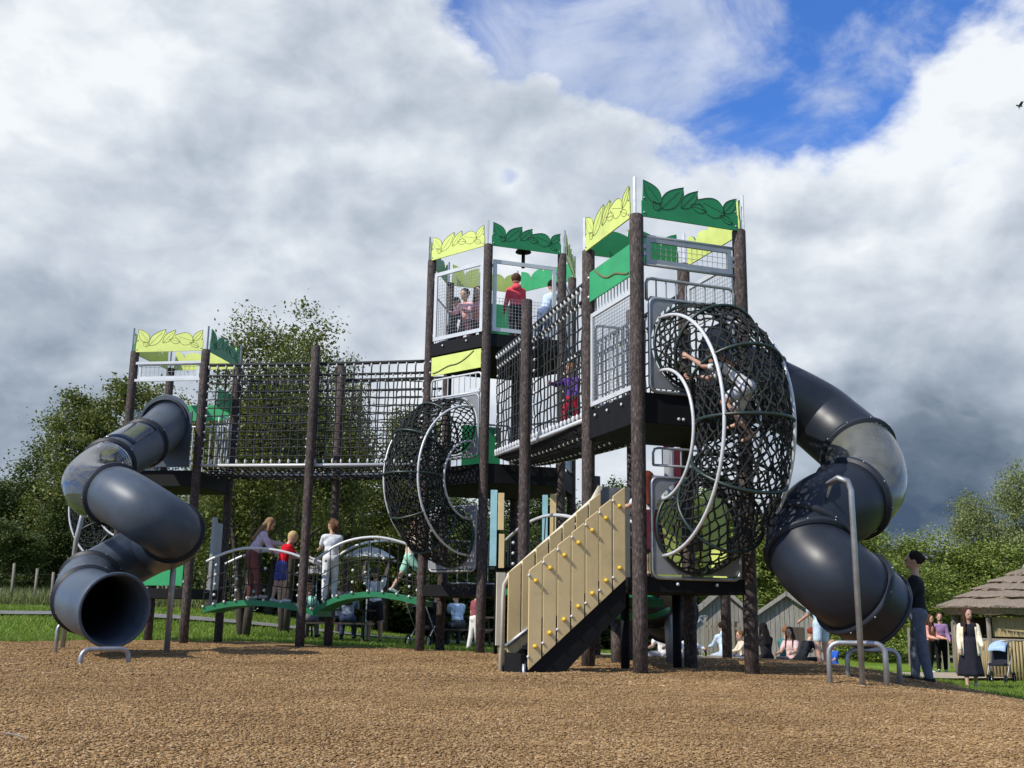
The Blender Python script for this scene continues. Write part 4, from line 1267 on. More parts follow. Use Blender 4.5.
sitting('person in a pale pink top sitting between the teal one and the woman in black', 790, 25.6, 140, 1.5, ('short', (225,190,185)), ('trousers', (60,60,70)), ('long', (70,50,40)))
p = onz(375.5, 26.6)
person('man in white T-shirt and dark shorts standing under the second arched bridge', p, 170, 1.76, ('short', (225,225,225)), ('shorts', (40,40,42)), ('cap', (70,60,55)), (45,45,50), 4, arms=((150,20,60),(150,20,60)), legs=((2,5,2),(-3,5,3)))

# ---------------------------------------------------------------- picnic tables, parasols and those around them
def picnic_table(label, loc, rz):
    T = thing('picnic_table', label, 'picnic table', tuple(loc), 'picnic tables'); 
    c, s = math.cos(rz), math.sin(rz); X = Vector((c, s, 0)); Y = Vector((-s, c, 0)); o = Vector(loc)
    b = MB()
    for k in range(5): b.box(o+Y*((k-2)*.15)+ZV*.74, X*.9, Y*.068, ZV*.02)
    b.build('table_top', M['tablewood'], T)
    for sd in (-1, 1):
        b = MB()
        for k in range(2): b.box(o+Y*(sd*(.62+.15*k))+ZV*.44, X*.9, Y*.068, ZV*.02)
        b.build('bench', M['tablewood'], T)
    for e_ in (-1, 1):
        b = MB(); q = o+X*(e_*.62)
        for sd in (-1, 1): b.bar(q+Y*(sd*.72)-ZV*.05, q+Y*(sd*.25)+ZV*.72, .09, .04, up=X)
        b.bar(q+Y*-.8+ZV*.40, q+Y*.8+ZV*.40, .04, .09); b.bar(q+Y*-.36+ZV*.69, q+Y*.36+ZV*.69, .04, .07)
        b.build('trestle', M['tablewood'], T)
    return T
def parasol(label, loc, h, rad, col):
    T = thing('parasol', label, 'parasol', tuple(loc), 'parasols'); o = Vector(loc)
    b = MB(); b.tube([o-ZV*.1, o+ZV*(h+.06)], .022, 8); b.build('pole', M['whiterail'], T)
    b = MB(); n = 8; vs = [o+ZV*h]; 
    for r_, dz in ((.5, .13), (1, .42)):
        for k in range(n*3):
            a = 2*PI*k/(n*3); f = 1-.035*(k % 3 != 0)
            vs.append(o+ZV*(h-dz*rad*1.0-(.02 if k % 3 else 0))+Vector((math.cos(a), math.sin(a), 0))*(rad*r_*f))
    m = n*3; fs = [(0, 1+k, 1+(k+1) % m) for k in range(m)]+[(1+k, 1+m+k, 1+m+(k+1) % m, 1+(k+1) % m) for k in range(m)]
    b.add(vs, fs); c = b.build('canopy', cloth(col), T); sd = c.modifiers.new('t', 'SOLIDIFY'); sd.thickness = .01
    b = MB(); b.ball(o+ZV*(h+.06), .04); b.build('finial', M['whiterail'], T)
t1 = onz(338, 26.0); picnic_table('dark picnic table seen below the second arched bridge, people seated at it', t1, .1)
t2 = onz(462, 27.5); picnic_table('dark picnic table behind the front post of the hexagonal tower', t2, -.15)
parasol('grey parasol over the picnic table left of the standing man', onz(316, 28.5), 1.85, .6, (150,150,152))
parasol('off white parasol behind the standing man in the white T-shirt', onz(367, 30), 2.5, .72, (205,205,200))
def at_table(label, o, dx, dy, head_, H, top, bottom, hair, **k):
    kk = dict(lean=12, legs=((88,6,85),(86,6,88)), arms=((45,8,40),(40,8,50)), anchor='seat'); kk.update(k)
    person(label, (o.x+dx, o.y+dy, o.z+.46), head_, H, top, bottom, hair, (60,60,62), **kk)
at_table('woman in a grey hooded top seated with her back turned at the picnic table', t1, .35, -.72, 5, 1.65, ('long', (130,140,155)), ('trousers', (55,65,90)), ('long', (90,65,48)), extras={'hood':1})
at_table('person in a mint top seated at the left end of the picnic table', t1, -.62, -.7, -10, 1.58, ('long', (165,215,200)), ('trousers', (120,120,125)), ('short', (150,115,80)))
at_table('child in a white top seated across the picnic table', t1, -.05, .72, 180, 1.3, ('short', (225,222,220)), ('shorts', (90,90,95)), ('short', (175,140,95)), kid=True)
at_table('person in a pale blue shirt seated at the picnic table behind the hexagonal tower', t2, -.05, -.7, 20, 1.68, ('short', (190,212,230)), ('trousers', (70,75,85)), ('short', (80,60,45)), lean=22)
at_table('person in black with a pale cap seated at the far picnic table', t2, -.65, -.75, -20, 1.68, ('long', (30,30,34)), ('trousers', (32,32,36)), ('cap', (215,215,215)))
person("child in dusty pink top and white trousers behind the hexagonal tower's front post", onz(475, 25.5), -60, 1.36, ('short', (150,80,90)), ('trousers', (230,228,225)), ('short', (80,55,40)), (225,225,225), 4, kid=True)

# ---------------------------------------------------------------- pushchair
def pushchair(label, loc, rz, hood, seat):
    o = Vector(loc); T = thing('pushchair', label, 'pushchair', tuple(loc), 'pushchairs')
    c, s = math.cos(rz), math.sin(rz); X = Vector((c, s, 0)); Y = Vector((-s, c, 0))
    def wheel(p, r):
        b = MB(); b.tube([p+Y*.0+(X*math.cos(a)+ZV*math.sin(a))*r for a in [2*PI*k/16 for k in range(16)]], .022, 6, closed=True)
        w = b.build('wheel', M['black'], T); b = MB()
        for k in range(5): b.bar(p, p+(X*math.cos(2*PI*k/5)+ZV*math.sin(2*PI*k/5))*r, .012, .012, up=Y)
        b.build('spokes', M['steel'], w)
    for sy in (-1, 1):
        wheel(o+X*-.3+Y*(sy*.26)+ZV*.14, .13); wheel(o+X*.33+Y*(sy*.2)+ZV*.11, .10)
    b = MB()
    for sy in (-1, 1):
        b.tube([o+X*.33+Y*(sy*.22)+ZV*.12, o+X*-.1+Y*(sy*.24)+ZV*.55, o+X*-.5+Y*(sy*.24)+ZV*1.0], .013, 6)
        b.tube([o+X*-.3+Y*(sy*.24)+ZV*.14, o+X*.1+Y*(sy*.23)+ZV*.5], .013, 6)
    b.tube([o+X*-.5+Y*-.24+ZV*1.0, o+X*-.54+ZV*1.02, o+X*-.5+Y*.24+ZV*1.0], .018, 6)
    b.build('frame', M['steel'], T)
    b = MB(); b.box(o+X*.08+ZV*.46, X*.2, Y*.18, ZV*.035); b.box(o+X*-.15+ZV*.70, (X*-.12+ZV*.26), Y*.18, (X*.9+ZV*.4).normalized()*.03)
    b.build('seat', cloth(seat), T, bevel=.015)
    b = MB(); vs = []; 
    for i in range(8):
        a = R(20+115*i/7); 
        for k in range(9):
            y = -1+2*k/8; vs.append(o+X*(-.18+math.cos(a)*.36)+ZV*(.68+math.sin(a)*.34*math.sqrt(max(.05, 1-.45*y*y)))+Y*(y*.2))
    fs = [(i*9+k, i*9+k+1, i*9+k+10, i*9+k+9) for i in range(7) for k in range(8)]
    b.add(vs, fs, 0, True); h = b.build('hood', cloth(hood), T); sd = h.modifiers.new('t', 'SOLIDIFY'); sd.thickness = .012
    return T
pushchair('pushchair with a pale blue hood beside the woman in the cream cardigan', onz(994, 27), -2.2, (165,190,225), (40,42,48))
pushchair('pushchair with a big white hood left of the galvanised pole', onz(660, 25.5), .4, (228,226,222), (220,218,214))
pushchair('white hooded pushchair right of the galvanised pole', onz(684, 26.2), 2.6, (232,230,228), (225,222,220))
pushchair('dark pushchair parked by the near left post of the hexagonal tower', onz(425, 25.6), 1.2, (35,35,40), (30,30,34))
# white blanket
o = onz(806, 23.4); b = MB(); n = 14; vs = []; rnd = random.Random(4)
for i in range(n):
    for j in range(n):
        x = o.x-.75+1.5*i/(n-1); y = o.y-.6+1.2*j/(n-1); vs.append((x, y, gz(x, y)+.05+.035*rnd.random()))
b.add(vs, [(i*n+j, i*n+n+j, i*n+n+j+1, i*n+j+1) for i in range(n-1) for j in range(n-1)], 0, True)
bl = b.build('picnic_blanket', cloth((232,230,228)), None); tag(bl, 'crumpled white picnic blanket on the ground by the woman in black', 'blanket')
sd = bl.modifiers.new('t', 'SOLIDIFY'); sd.thickness = .02

# ---------------------------------------------------------------- thatched hut
H0 = onz(1030, 30.0); gzv = H0.z
T = thing('thatched_hut', 'round open hut with a grey thatched cone roof and bamboo walls, right edge', 'hut', tuple(H0))
ez = at(943, 608, 30).z; tz = at(1026, 569, 30).z; er = 2.3
b = MB(); NS = 56; steps = 5; vs = []; fs = []; rnd = random.Random(2)
rows = []
for k in range(steps):
    r0 = er*(1-k/steps)+.0; r1 = er*(1-(k+1)/steps)+.05
    z0 = ez+(tz-ez)*(k/steps)**.92; z1 = ez+(tz-ez)*((k+1)/steps)**.92
    rows += [(max(.1, r0-.02), z0), (r0+.10, z0+.015), (r0+.12, z0+.05), (r0+.08, z0+.085), (max(.06, r1), z1+.02)]
for r_, z in rows:
    for j in range(NS):
        a = 2*PI*j/NS; jr = rnd.uniform(-.04, .04); vs.append((H0.x+math.cos(a)*(r_+jr), H0.y+math.sin(a)*(r_+jr), z+rnd.uniform(-.02,.02)))
for i in range(len(rows)-1):
    for j in range(NS): fs.append((i*NS+j, i*NS+(j+1) % NS, (i+1)*NS+(j+1) % NS, (i+1)*NS+j))
vb = len(vs)
for j in range(NS):
    a = 2*PI*j/NS; vs.append((H0.x+math.cos(a)*(er-.1), H0.y+math.sin(a)*(er-.1), ez-.16+rnd.uniform(-.03,.03)))
for j in range(NS): fs.append((j, vb+j, vb+(j+1) % NS, (j+1) % NS))
vs.append((H0.x, H0.y, tz-.35))
for j in range(NS): fs.append((vb+j, len(vs)-1, vb+(j+1) % NS))
b.add(vs, fs); b.build('thatch_roof', M['thatch'], T)
g = MB()
for k in range(900):   # straw ends
    a = rnd.uniform(0, 2*PI); kk = 0; r_ = er*(1-kk/steps)+.18; z = ez+(tz-ez)*(kk/steps)**.92
    d = Vector((math.cos(a), math.sin(a), -.35)); p = Vector((H0.x, H0.y, z+.04))+Vector((math.cos(a), math.sin(a), 0))*(r_-.04)
    sdv = Vector((-math.sin(a), math.cos(a), rnd.uniform(-.2,.2)))*.012; ll = rnd.uniform(.05,.14)
    g.add([p-sdv, p+sdv, p+d*ll], [(0,1,2)])
g.build('straw_fringe', M['thatch'], T)
b = MB(); b.tube([(H0.x, H0.y, tz-.02), (H0.x, H0.y, tz+.1), (H0.x, H0.y, tz+.2)], [.16, .11, .03], 10); b.build('roof_cap', M['greywood'], T)
for j in range(9):
    a = 2*PI*(j+.35)/9; x = H0.x+math.cos(a)*2.05; y = H0.y+math.sin(a)*2.05
    b = MB(); b.tube([(x, y, gz(x,y)-.2), (x, y, ez+.05)], .06, 8); b.build('post', M['fencewood'], T)
    a2 = 2*PI*(j+1.35)/9; x2 = H0.x+math.cos(a2)*2.05; y2 = H0.y+math.sin(a2)*2.05
    if j in (0, 3): continue
    b = MB(); n = 17
    for k in range(1, n):
        t = k/n; xx = x+(x2-x)*t; yy = y+(y2-y)*t; zz = gz(xx, yy)
        b.tube([(xx, yy, zz-.05), (xx, yy, zz+.98+.03*rnd.random())], .034, 6)
    b.build('bamboo_wall', M['bamboo'], T)
    b = MB(); b.tube([(x, y, gzv+1.02), (x2, y2, gzv+1.02)], .035, 6); b.build('rail', M['fencewood'], T)
    if j in (5, 6, 7, 8, 1, 2):
        b = MB(); xm = (x+x2)/2; b.bar((x*.92+H0.x*.08, y*.92+H0.y*.08, gzv+1.35), (x2*.92+H0.x*.08, y2*.92+H0.y*.08, gzv+1.35), .03, .5)
        b.build('upper_screen', M['tablewood'] if j in (1,2) else M['bamboo'], T)  # far screens in dark wood, standing in for the hut's shaded interior

# ---------------------------------------------------------------- wooden playhouses
def playhouse(label, px, Y, wid, dep, he, hr, rz, door=True):
    o = onz(px, Y); o.z -= .03
    T = thing('playhouse', label, 'shed', tuple(o), 'wooden playhouses')
    c, s = math.cos(rz), math.sin(rz); X = Vector((c, s, 0)); Yv = Vector((-s, c, 0)); rnd = random.Random(int(px))
    def roofz(x): return he+(hr-he)*(1-abs(x)/(wid/2))
    for sy in (-1, 1):
        b = MB(); n = int(wid/.13)
        for k in range(n):
            x0 = -wid/2+wid*k/n; x1 = x0+wid/n-.012
            b.ext([(x0, 0), (x1, 0), (x1, roofz(x1)-.02), (x0, roofz(x0)-.02)], o+Yv*(sy*dep/2+rnd.uniform(-.006,.006)), X, ZV, Yv*(.025*sy))
        w = b.build('gable_wall', M['greywood'], T)
        if sy == -1 and door:
            d = MB(); d.box(o+Yv*(-dep/2-.035)+X*.18+ZV*.55, X*.27, Yv*.008, ZV*.54); d.build('door', M['tablewood'], T)
            d = MB(); d.box(o+Yv*(-dep/2-.05)+X*.38+ZV*.6, X*.015, Yv*.01, ZV*.06); d.build('door_pull', M['steel'], T)
    for sx in (-1, 1):
        b = MB(); n = int(dep/.13)
        for k in range(n):
            y0 = -dep/2+dep*k/n+.01; b.box(o+X*(sx*wid/2)+Yv*(y0+dep/n/2)+ZV*(he/2), Yv*(dep/n/2-.006), X*.012, ZV*(he/2))
        b.build('side_wall', M['greywood'], T)
        b = MB(); a0 = o+ZV*(hr+.03); a1 = o+X*(sx*(wid/2+.18))+ZV*(he-.13)
        n = 7
        for k in range(n):
            p0 = a0.lerp(a1, k/n)-ZV*(.006*k % 2); p1 = a0.lerp(a1, (k+1.12)/n)
            d = (p1-p0); b.box((p0+p1)/2+ZV*.012, d*.5, Yv*(dep/2+.2), d.cross(Yv).normalized()*.012)
        b.build('roof', M['roofwood'], T)
        b = MB(); b.bar(a0-Yv*(dep/2+.215)-ZV*.03, a1-Yv*(dep/2+.215)-ZV*.03, .03, .11); b.build('barge_board', M['greywood'], T)
    return T
playhouse('weathered wooden playhouse left of the front right tower post, grey plank roof', 720, 34.5, 1.95, 2.6, 1.25, 2.05, -.12)
playhouse('weathered wooden playhouse with pale gable boards right of the front right tower post', 787, 33, 2.3, 2.2, 1.3, 2.05, -.26)
# picket fences
def picket(label, x0, x1, px0, px1, Y0, Y1, h, gap=.13):
    a = onz(px0, Y0); c = onz(px1, Y1); m = (a+c)/2
    T = thing('picket_fence', label, 'fence', tuple(m), 'picket fences'); d = (c-a); Ln = d.length; d.normalize(); rnd = random.Random(int(px0))
    n = int(Ln/gap); b = MB(); sd = Vector((-d.y, d.x, 0)).normalized()
    for k in range(n+1):
        p = a+d*(k*gap); z = gz(p.x, p.y); hh = h*rnd.uniform(.88, 1.05); w = .038; tl = rnd.uniform(-.02,.02)
        b.ext([(-w, -.1), (w, -.1), (w+tl, hh-.05), (tl, hh), (-w+tl, hh-.05)], Vector((p.x, p.y, z)), d, ZV, sd*.02)
    b.build('pickets', M['fencewood'], T)
    for f in (.25, .75):
        b = MB(); b.bar(a+ZV*(h*f)+sd*.035, c+ZV*(h*f)+sd*.035, .025, .07); b.build('rail', M['fencewood'], T)
picket('rough picket fence between the two playhouses', 0, 0, 705, 752, 31.5, 31.2, 1.1)
picket('pale picket fence left of the thatched hut', 0, 0, 906, 976, 36, 35, 1.45, .17)
# far left wire fence
a = onz(-40, 37); c = onz(215, 37.5)
T = thing('wire_fence', 'post and wire fence at the far left edge of the grass', 'fence', tuple((a+c)/2)); rnd = random.Random(8)
pp = []
for px in (-22, 12, 34, 52, 100, 130, 158, 166, 172, 205):
    p = onz(px+rnd.uniform(-1,1), 37+rnd.uniform(-.1,.1)); h = rnd.uniform(1.15, 1.45); tl = rnd.uniform(-.04,.04)
    b = MB(); b.tube([p-ZV*.1, p+Vector((tl, 0, h))], .05, 7); b.build('post', M['fencewood'], T); pp.append((p, h))
for f in (.25, .5, .75, .95):
    b = MB(); b.tube([p+ZV*(1.15*f) for p, h in pp], .0035, 4); b.build('wire', M['tablewood'], T)

# ---------------------------------------------------------------- bird
q = at(1020, 106, 60); T = thing('bird', 'small bird flying at the right edge of the sky', 'bird', tuple(q))
b = MB(); b.capsule(q+Vector((-.14,0,.02)), q+Vector((.12,0,-.03)), .05, .03)
b.ball(q+Vector((-.2,0,.045)), .045); b.build('body', cloth((70,70,75)), T)
for s_ in (-1, 1):
    b = MB(); b.add([q+Vector((-.1,0,.02)), q+Vector((.1,0,.0)), q+Vector((.12, s_*.22, .16)), q+Vector((.2, s_*.5, .02)), q+Vector((-.02, s_*.24, .18))], [(0,1,2,4),(4,2,3)])
    w = b.build('wing', cloth((60,60,66)), T); sd = w.modifiers.new('t', 'SOLIDIFY'); sd.thickness = .012

# ================================================================= trees
def crown_mesh(name, H, W, cb, nclump, leaves, leaf, seed, mat, aspect=1.7, spread=.55, lobes=5, droop=0, holes=.0):
    rs = np.random.RandomState(seed)
    # irregular envelope: union of lobes around the trunk axis
    cs = []
    for k in range(lobes):
        a = rs.uniform(0, 2*PI); rr = rs.uniform(.05, .30)*W; z = cb+(H-cb)*rs.uniform(.16, .80)
        sz = (H-cb)*rs.uniform(.17, .28); sx = W*rs.uniform(.17, .27)*(1.15-.5*(z-cb)/(H-cb)); cs.append((rr*math.cos(a), rr*math.sin(a), z, sx, sz))
    cs.append((0, 0, cb+(H-cb)*.38, W*.34, (H-cb)*.34)); cs.append((rs.uniform(-.06,.06)*W, 0, H-(H-cb)*.2, W*.15, (H-cb)*.2))
    cl = []
    while len(cl) < nclump:
        c = cs[rs.randint(len(cs))]; v = rs.normal(size=3); v /= np.linalg.norm(v); r = rs.uniform(.25, 1.0)**.45
        p = np.array([c[0]+v[0]*c[3]*r, c[1]+v[1]*c[3]*r, c[2]+v[2]*c[4]*r])
        if p[2] < cb*.6: continue
        cl.append(np.append(p, rs.uniform(.55, 1.25)))
    cl = np.array(cl); n = leaves
    w = cl[:,3]**2; idx = rs.choice(len(cl), n, p=w/w.sum())
    g = rs.normal(size=(n,3))*np.array([1,1,.7])*spread*cl[idx,3:4]*.42
    pos = cl[idx,:3]+g
    pos[:,2] -= droop*np.linalg.norm(g[:,:2], axis=1)
    # leaf frames
    nn = rs.normal(size=(n,3)); nn[:,2] = np.abs(nn[:,2])+.35; nn /= np.linalg.norm(nn, axis=1)[:,None]
    t = rs.normal(size=(n,3)); t[:,2] -= droop*1.2; t -= nn*(t*nn).sum(1)[:,None]; t /= np.linalg.norm(t, axis=1)[:,None]
    s = np.cross(nn, t); L = leaf*rs.uniform(.6, 1.25, n)[:,None]; wd = L/aspect
    v = np.stack([pos-t*L*.5, pos+s*wd*.5-nn*L*.06, pos+t*L*.5-nn*L*.12, pos-s*wd*.5-nn*L*.06], 1).reshape(-1,3)
    me = bpy.data.meshes.new(name); me.vertices.add(n*4); me.vertices.foreach_set('co', v.astype(np.float32).ravel())
    me.loops.add(n*4); me.loops.foreach_set('vertex_index', np.arange(n*4, dtype=np.int32))
    me.polygons.add(n); me.polygons.foreach_set('loop_start', np.arange(n, dtype=np.int32)*4); me.polygons.foreach_set('loop_total', np.full(n, 4, dtype=np.int32))
    me.materials.append(mat); me.update(); me.validate()
    return me, cl
def trunk_mesh(name, H, W, cb, cl, seed, stems=1, r0=.16):
    rnd = random.Random(seed); b = MB(); tips = []
    for s_ in range(stems):
        an = rnd.uniform(0, 2*PI)+2*PI*s_/stems; lean = (.0 if stems == 1 else .34)
        pts = []; rs = []; hh = H*(.82 if stems == 1 else .7)*rnd.uniform(.9, 1.05)
        for k in range(9):
            t = k/8; pts.append(Vector((math.cos(an)*lean*hh*.42*t**.8+rnd.uniform(-.05,.05)*t, math.sin(an)*lean*hh*.42*t**.8+rnd.uniform(-.05,.05)*t, hh*t-.25*(k == 0)))); rs.append(r0*(1-.85*t)+.012+.06*r0*(k == 0))
        b.tube(pts, rs, 8); tips += pts[2:]
    pick = rnd.sample(range(len(cl)), min(len(cl), 46))
    for i in pick:
        c = Vector(cl[i][:3]); 
        q = min(tips, key=lambda t: (t-c).length+max(0, t.z-c.z+.2)*2); m = (q+c)/2+Vector((rnd.uniform(-.15,.15), rnd.uniform(-.15,.15), rnd.uniform(-.1,.25)))
        d = (c-q).length; rr = min(r0*.38, .012+.016*d)
        b.tube([q, m, c], [rr, rr*.65, .008], 5)
    me_o = b.build('trunk', M['barkwood'], None); me = me_o.data; bpy.data.objects.remove(me_o)
    return me
PROTO = {}
def proto(key, H, W, cb, ncl, nl, leaf, seed, mat, stems=1, r0=.16, **k):
    me, cl = crown_mesh('crown', H, W, cb, ncl, nl, leaf, seed, mat, **k)
    PROTO[key] = (me, trunk_mesh('trunk', H, W, cb, cl, seed, stems, r0), H, W)
proto('d0', 8, 6.0, .6, 230, 34000, .155, 1, M['leaf_dark'], lobes=9, spread=.8)
proto('d1', 8, 5.4, .5, 220, 34000, .15, 2, M['leaf_dark'], lobes=8, spread=.8)
proto('m0', 6, 6.2, .2, 240, 36000, .125, 3, M['leaf_mid'], lobes=9, spread=.75)
proto('m1', 6, 5.6, .2, 220, 34000, .12, 4, M['leaf_mid'], lobes=8, spread=.75)
proto('w0', 8, 5.0, .5, 240, 36000, .13, 5, M['leaf_willow'], lobes=9, aspect=2.6, spread=.75, droop=.6)
proto('n0', 7.6, 4.6, 1.6, 150, 30000, .088, 6, M['leaf_olive'], stems=4, r0=.10, lobes=10, spread=.62)
proto('n1', 8.4, 4.6, 1.4, 140, 30000, .098, 7, M['leaf_olive'], stems=2, r0=.11, lobes=10, spread=.62)
proto('h0', 2.2, 4.6, .0, 130, 11000, .15, 12, M['leaf_dark'], lobes=8, spread=.6)
proto('o0', 8, 5.6, .8, 170, 28000, .135, 8, M['leaf_olive'], lobes=9, spread=.7)
def tree(key, label, px, top_py, Y, group, wscale=1.0, rot=0, name='tree', zoff=0):
    cm, tm, H, W = PROTO[key]; o = onz(px, Y); zt = at(px, top_py, Y).z; s = (zt-o.z)/H
    T = thing(name, label, 'tree', (o.x, o.y, o.z+zoff), group)
    T.rotation_euler = (0, 0, rot); T.scale = (s*wscale, s*wscale, s)
    for nm, me in (('crown', cm), ('trunk', tm)):
        c = bpy.data.objects.new(nm, me); COL.objects.link(c); c.parent = T
gL = 'dark trees along the left edge'; gC = 'olive trees behind the long rope bridge'; gB = 'dark trees behind the tower bases'; gR = 'green bushes and trees along the right edge'
lb = 'dark green tree in the dense belt at the left edge behind the wire fence'
for px, tp, Y, k, ws, r_ in ((-22, 478, 44, 'd0', 1.1, .4), (22, 440, 47, 'd1', 1.1, 1.9), (48, 500, 42, 'd1', 1.3, 4.0), (150, 470, 43, 'd0', 1.2, 2.9), (8, 520, 40, 'd0', 1.5, 3.3), (196, 475, 44, 'd1', 1.1, .8)):
    tree(k, lb, px, tp, Y, gL, ws, r_)
tree('o0', 'tallest pale topped tree of the left belt, open to the sky beside the slide', 72, 405, 43, gL, 1.0, 1.2)
tree('o0', 'broad tree with a thinning top just left of the leftmost tower', 108, 378, 45, gL, 1.0, 3.9)
tree('n0', 'multi-stemmed olive tree with dark forked trunks under the first arched bridge', 246, 312, 25.5, gC, .95, .7)
tree('n1', 'tallest olive tree, its feathery top rising above the long rope bridge', 286, 300, 29, gC, .95, 2.2)
tree('n1', 'olive tree behind the right half of the long rope bridge, top just over the rope', 338, 352, 31, gC, .6, 4.1)
lc = 'green tree in the mass behind the long rope bridge'
for px, tp, Y, k, ws, r_ in ((222, 400, 36, 'o0', 1.1, .3), (385, 468, 36, 'o0', 1.3, 2.0), (325, 435, 38, 'o0', 1.1, 5.0), (270, 400, 37, 'o0', 1.1, 3.1), (215, 520, 41, 'd0', 1.7, .6), (265, 515, 42, 'd1', 1.7, 1.7), (320, 520, 41, 'd0', 1.7, 2.7), (375, 518, 42, 'd1', 1.7, 3.7), (425, 520, 41, 'd0', 1.7, 4.9)):
    tree(k, lc, px, tp, Y, gC, ws, r_)
lh = 'low dark thicket of undergrowth filling the gap below the far trees'
for px, tp, Y, ws, r_ in ((205, 568, 39, 1.2, .1), (262, 572, 40, 1.2, 1.2), (318, 570, 39.5, 1.2, 2.3), (372, 572, 40, 1.2, 3.4), (430, 566, 39, 1.2, 4.5), (490, 566, 38, 1.2, 5.6), (550, 566, 38, 1.2, .7), (612, 566, 38.5, 1.2, 1.9)):
    tree('h0', lh, px, tp, Y, 'thicket below the far trees', ws, r_, name='bush')
tree('o0', 'slim tree showing through the net between the long rope bridge and the hexagonal tower', 405, 405, 41, gC, .55, 1.0)
lbk = 'dark tree in the shaded row seen between the tower posts'
for px, tp, Y, k, ws, r_ in ((440, 490, 38, 'd0', 1.3, .2), (500, 478, 39, 'd1', 1.3, 1.4), (560, 486, 40, 'd0', 1.3, 2.4), (620, 480, 41, 'd1', 1.2, 3.4), (470, 520, 35, 'd0', 1.5, 4.4), (540, 525, 35, 'd1', 1.5, 5.2)):
    tree(k, lbk, px, tp, Y, gB, ws, r_)
lr = 'mid green bushy tree in the hedge row behind the charcoal slide'
for px, tp, Y, k, ws, r_ in ((665, 498, 46, 'm0', 1.2, .5), (715, 488, 47, 'm1', 1.2, 1.5), (765, 505, 46, 'm0', 1.2, 2.5), (815, 515, 45, 'm1', 1.3, 3.5), (868, 532, 44, 'm0', 1.3, 4.5), (918, 538, 44, 'm1', 1.3, 5.5), (955, 545, 43, 'm0', 1.3, 0.9), (700, 545, 43, 'm0', 1.4, 2.2), (890, 560, 41, 'm1', 1.6, 2.8), (1010, 540, 42, 'm0', 1.3, 1.8)):
    tree(k, lr, px, tp, Y, gR, ws, r_)
for px, tp, Y, k, ws, r_ in ((1075, 520, 46, 'm1', 1.3, .4), (1125, 500, 48, 'm0', 1.2, 1.4), (1180, 520, 47, 'm1', 1.3, 3.0), (1240, 505, 50, 'm0', 1.3, 4.0)):
    tree(k, 'green tree continuing the hedge row to the right of the thatched hut', px, tp, Y, gR, ws, r_)
for px, tp, Y, k, ws, r_ in ((-75, 450, 46, 'd1', 1.2, .4), (-130, 470, 44, 'd0', 1.2, 2.4), (-190, 455, 46, 'd1', 1.2, 3.4)):
    tree(k, lb, px, tp, Y, gL, ws, r_)
tree('w0', 'pale grey green willow-like tree rising beside the frosted bend of the slide', 872, 508, 48, gR, 1.0, 1.1)
tree('w0', 'grey green tree left of the tall one at the right edge', 982, 492, 45, gR, 1.0, 2.6)
tree('w0', 'tallest tree at the right edge, behind the thatched hut', 1022, 462, 44, gR, .9, 4.2)
# ================================================================= ground
def axis(lo, hi, st, far):
    a = list(np.arange(lo, hi+1e-6, st)); return [-f for f in far[::-1]]+a+list(far)
xs = axis(-34, 34, .5, [45, 70, 120, 250, 600, 2500]); ys = [-400, -100, -30, -12]+list(np.arange(-6, 52.1, .5))+[60, 80, 120, 250, 600, 3000]
def sheet(name, xs, ys, zf, mat, keep=None):
    vs = [(x, y, zf(x, y)) for y in ys for x in xs]; n = len(xs); fs = []
    for j in range(len(ys)-1):
        for i in range(n-1):
            if keep and not keep((xs[i]+xs[i+1])/2, (ys[j]+ys[j+1])/2): continue
            fs.append((j*n+i, j*n+i+1, (j+1)*n+i+1, (j+1)*n+i))
    b = MB(); b.add(vs, fs, 0, True); return b.build(name, mat)
def grass_mat():
    m, nt, b, _ = nodes('mown_grass')
    co = texco(nt); n1 = noise(nt, .35, 5, .6, co); n2 = noise(nt, 9, 5, .7, co); n3 = noise(nt, 60, 3, .6, co)
    c = ramp(nt, n1, [(.3, (.135,.215,.026)), (.55, (.20,.295,.04)), (.75, (.27,.33,.07))])
    mx = nt.nodes.new('ShaderNodeMixRGB'); mx.blend_type = 'MULTIPLY'; mx.inputs[0].default_value = .8
    nt.links.new(c, mx.inputs[1]); nt.links.new(ramp(nt, n2, [(.3,(.5,.55,.45)),(.7,(1.15,1.15,1.1))]), mx.inputs[2])
    nt.links.new(mx.outputs[0], b.inputs['Base Color']); b.inputs['Roughness'].default_value = .9; b.inputs['Specular IOR Level'].default_value = .1
    bump(nt, b, n3, .8, .04); return m
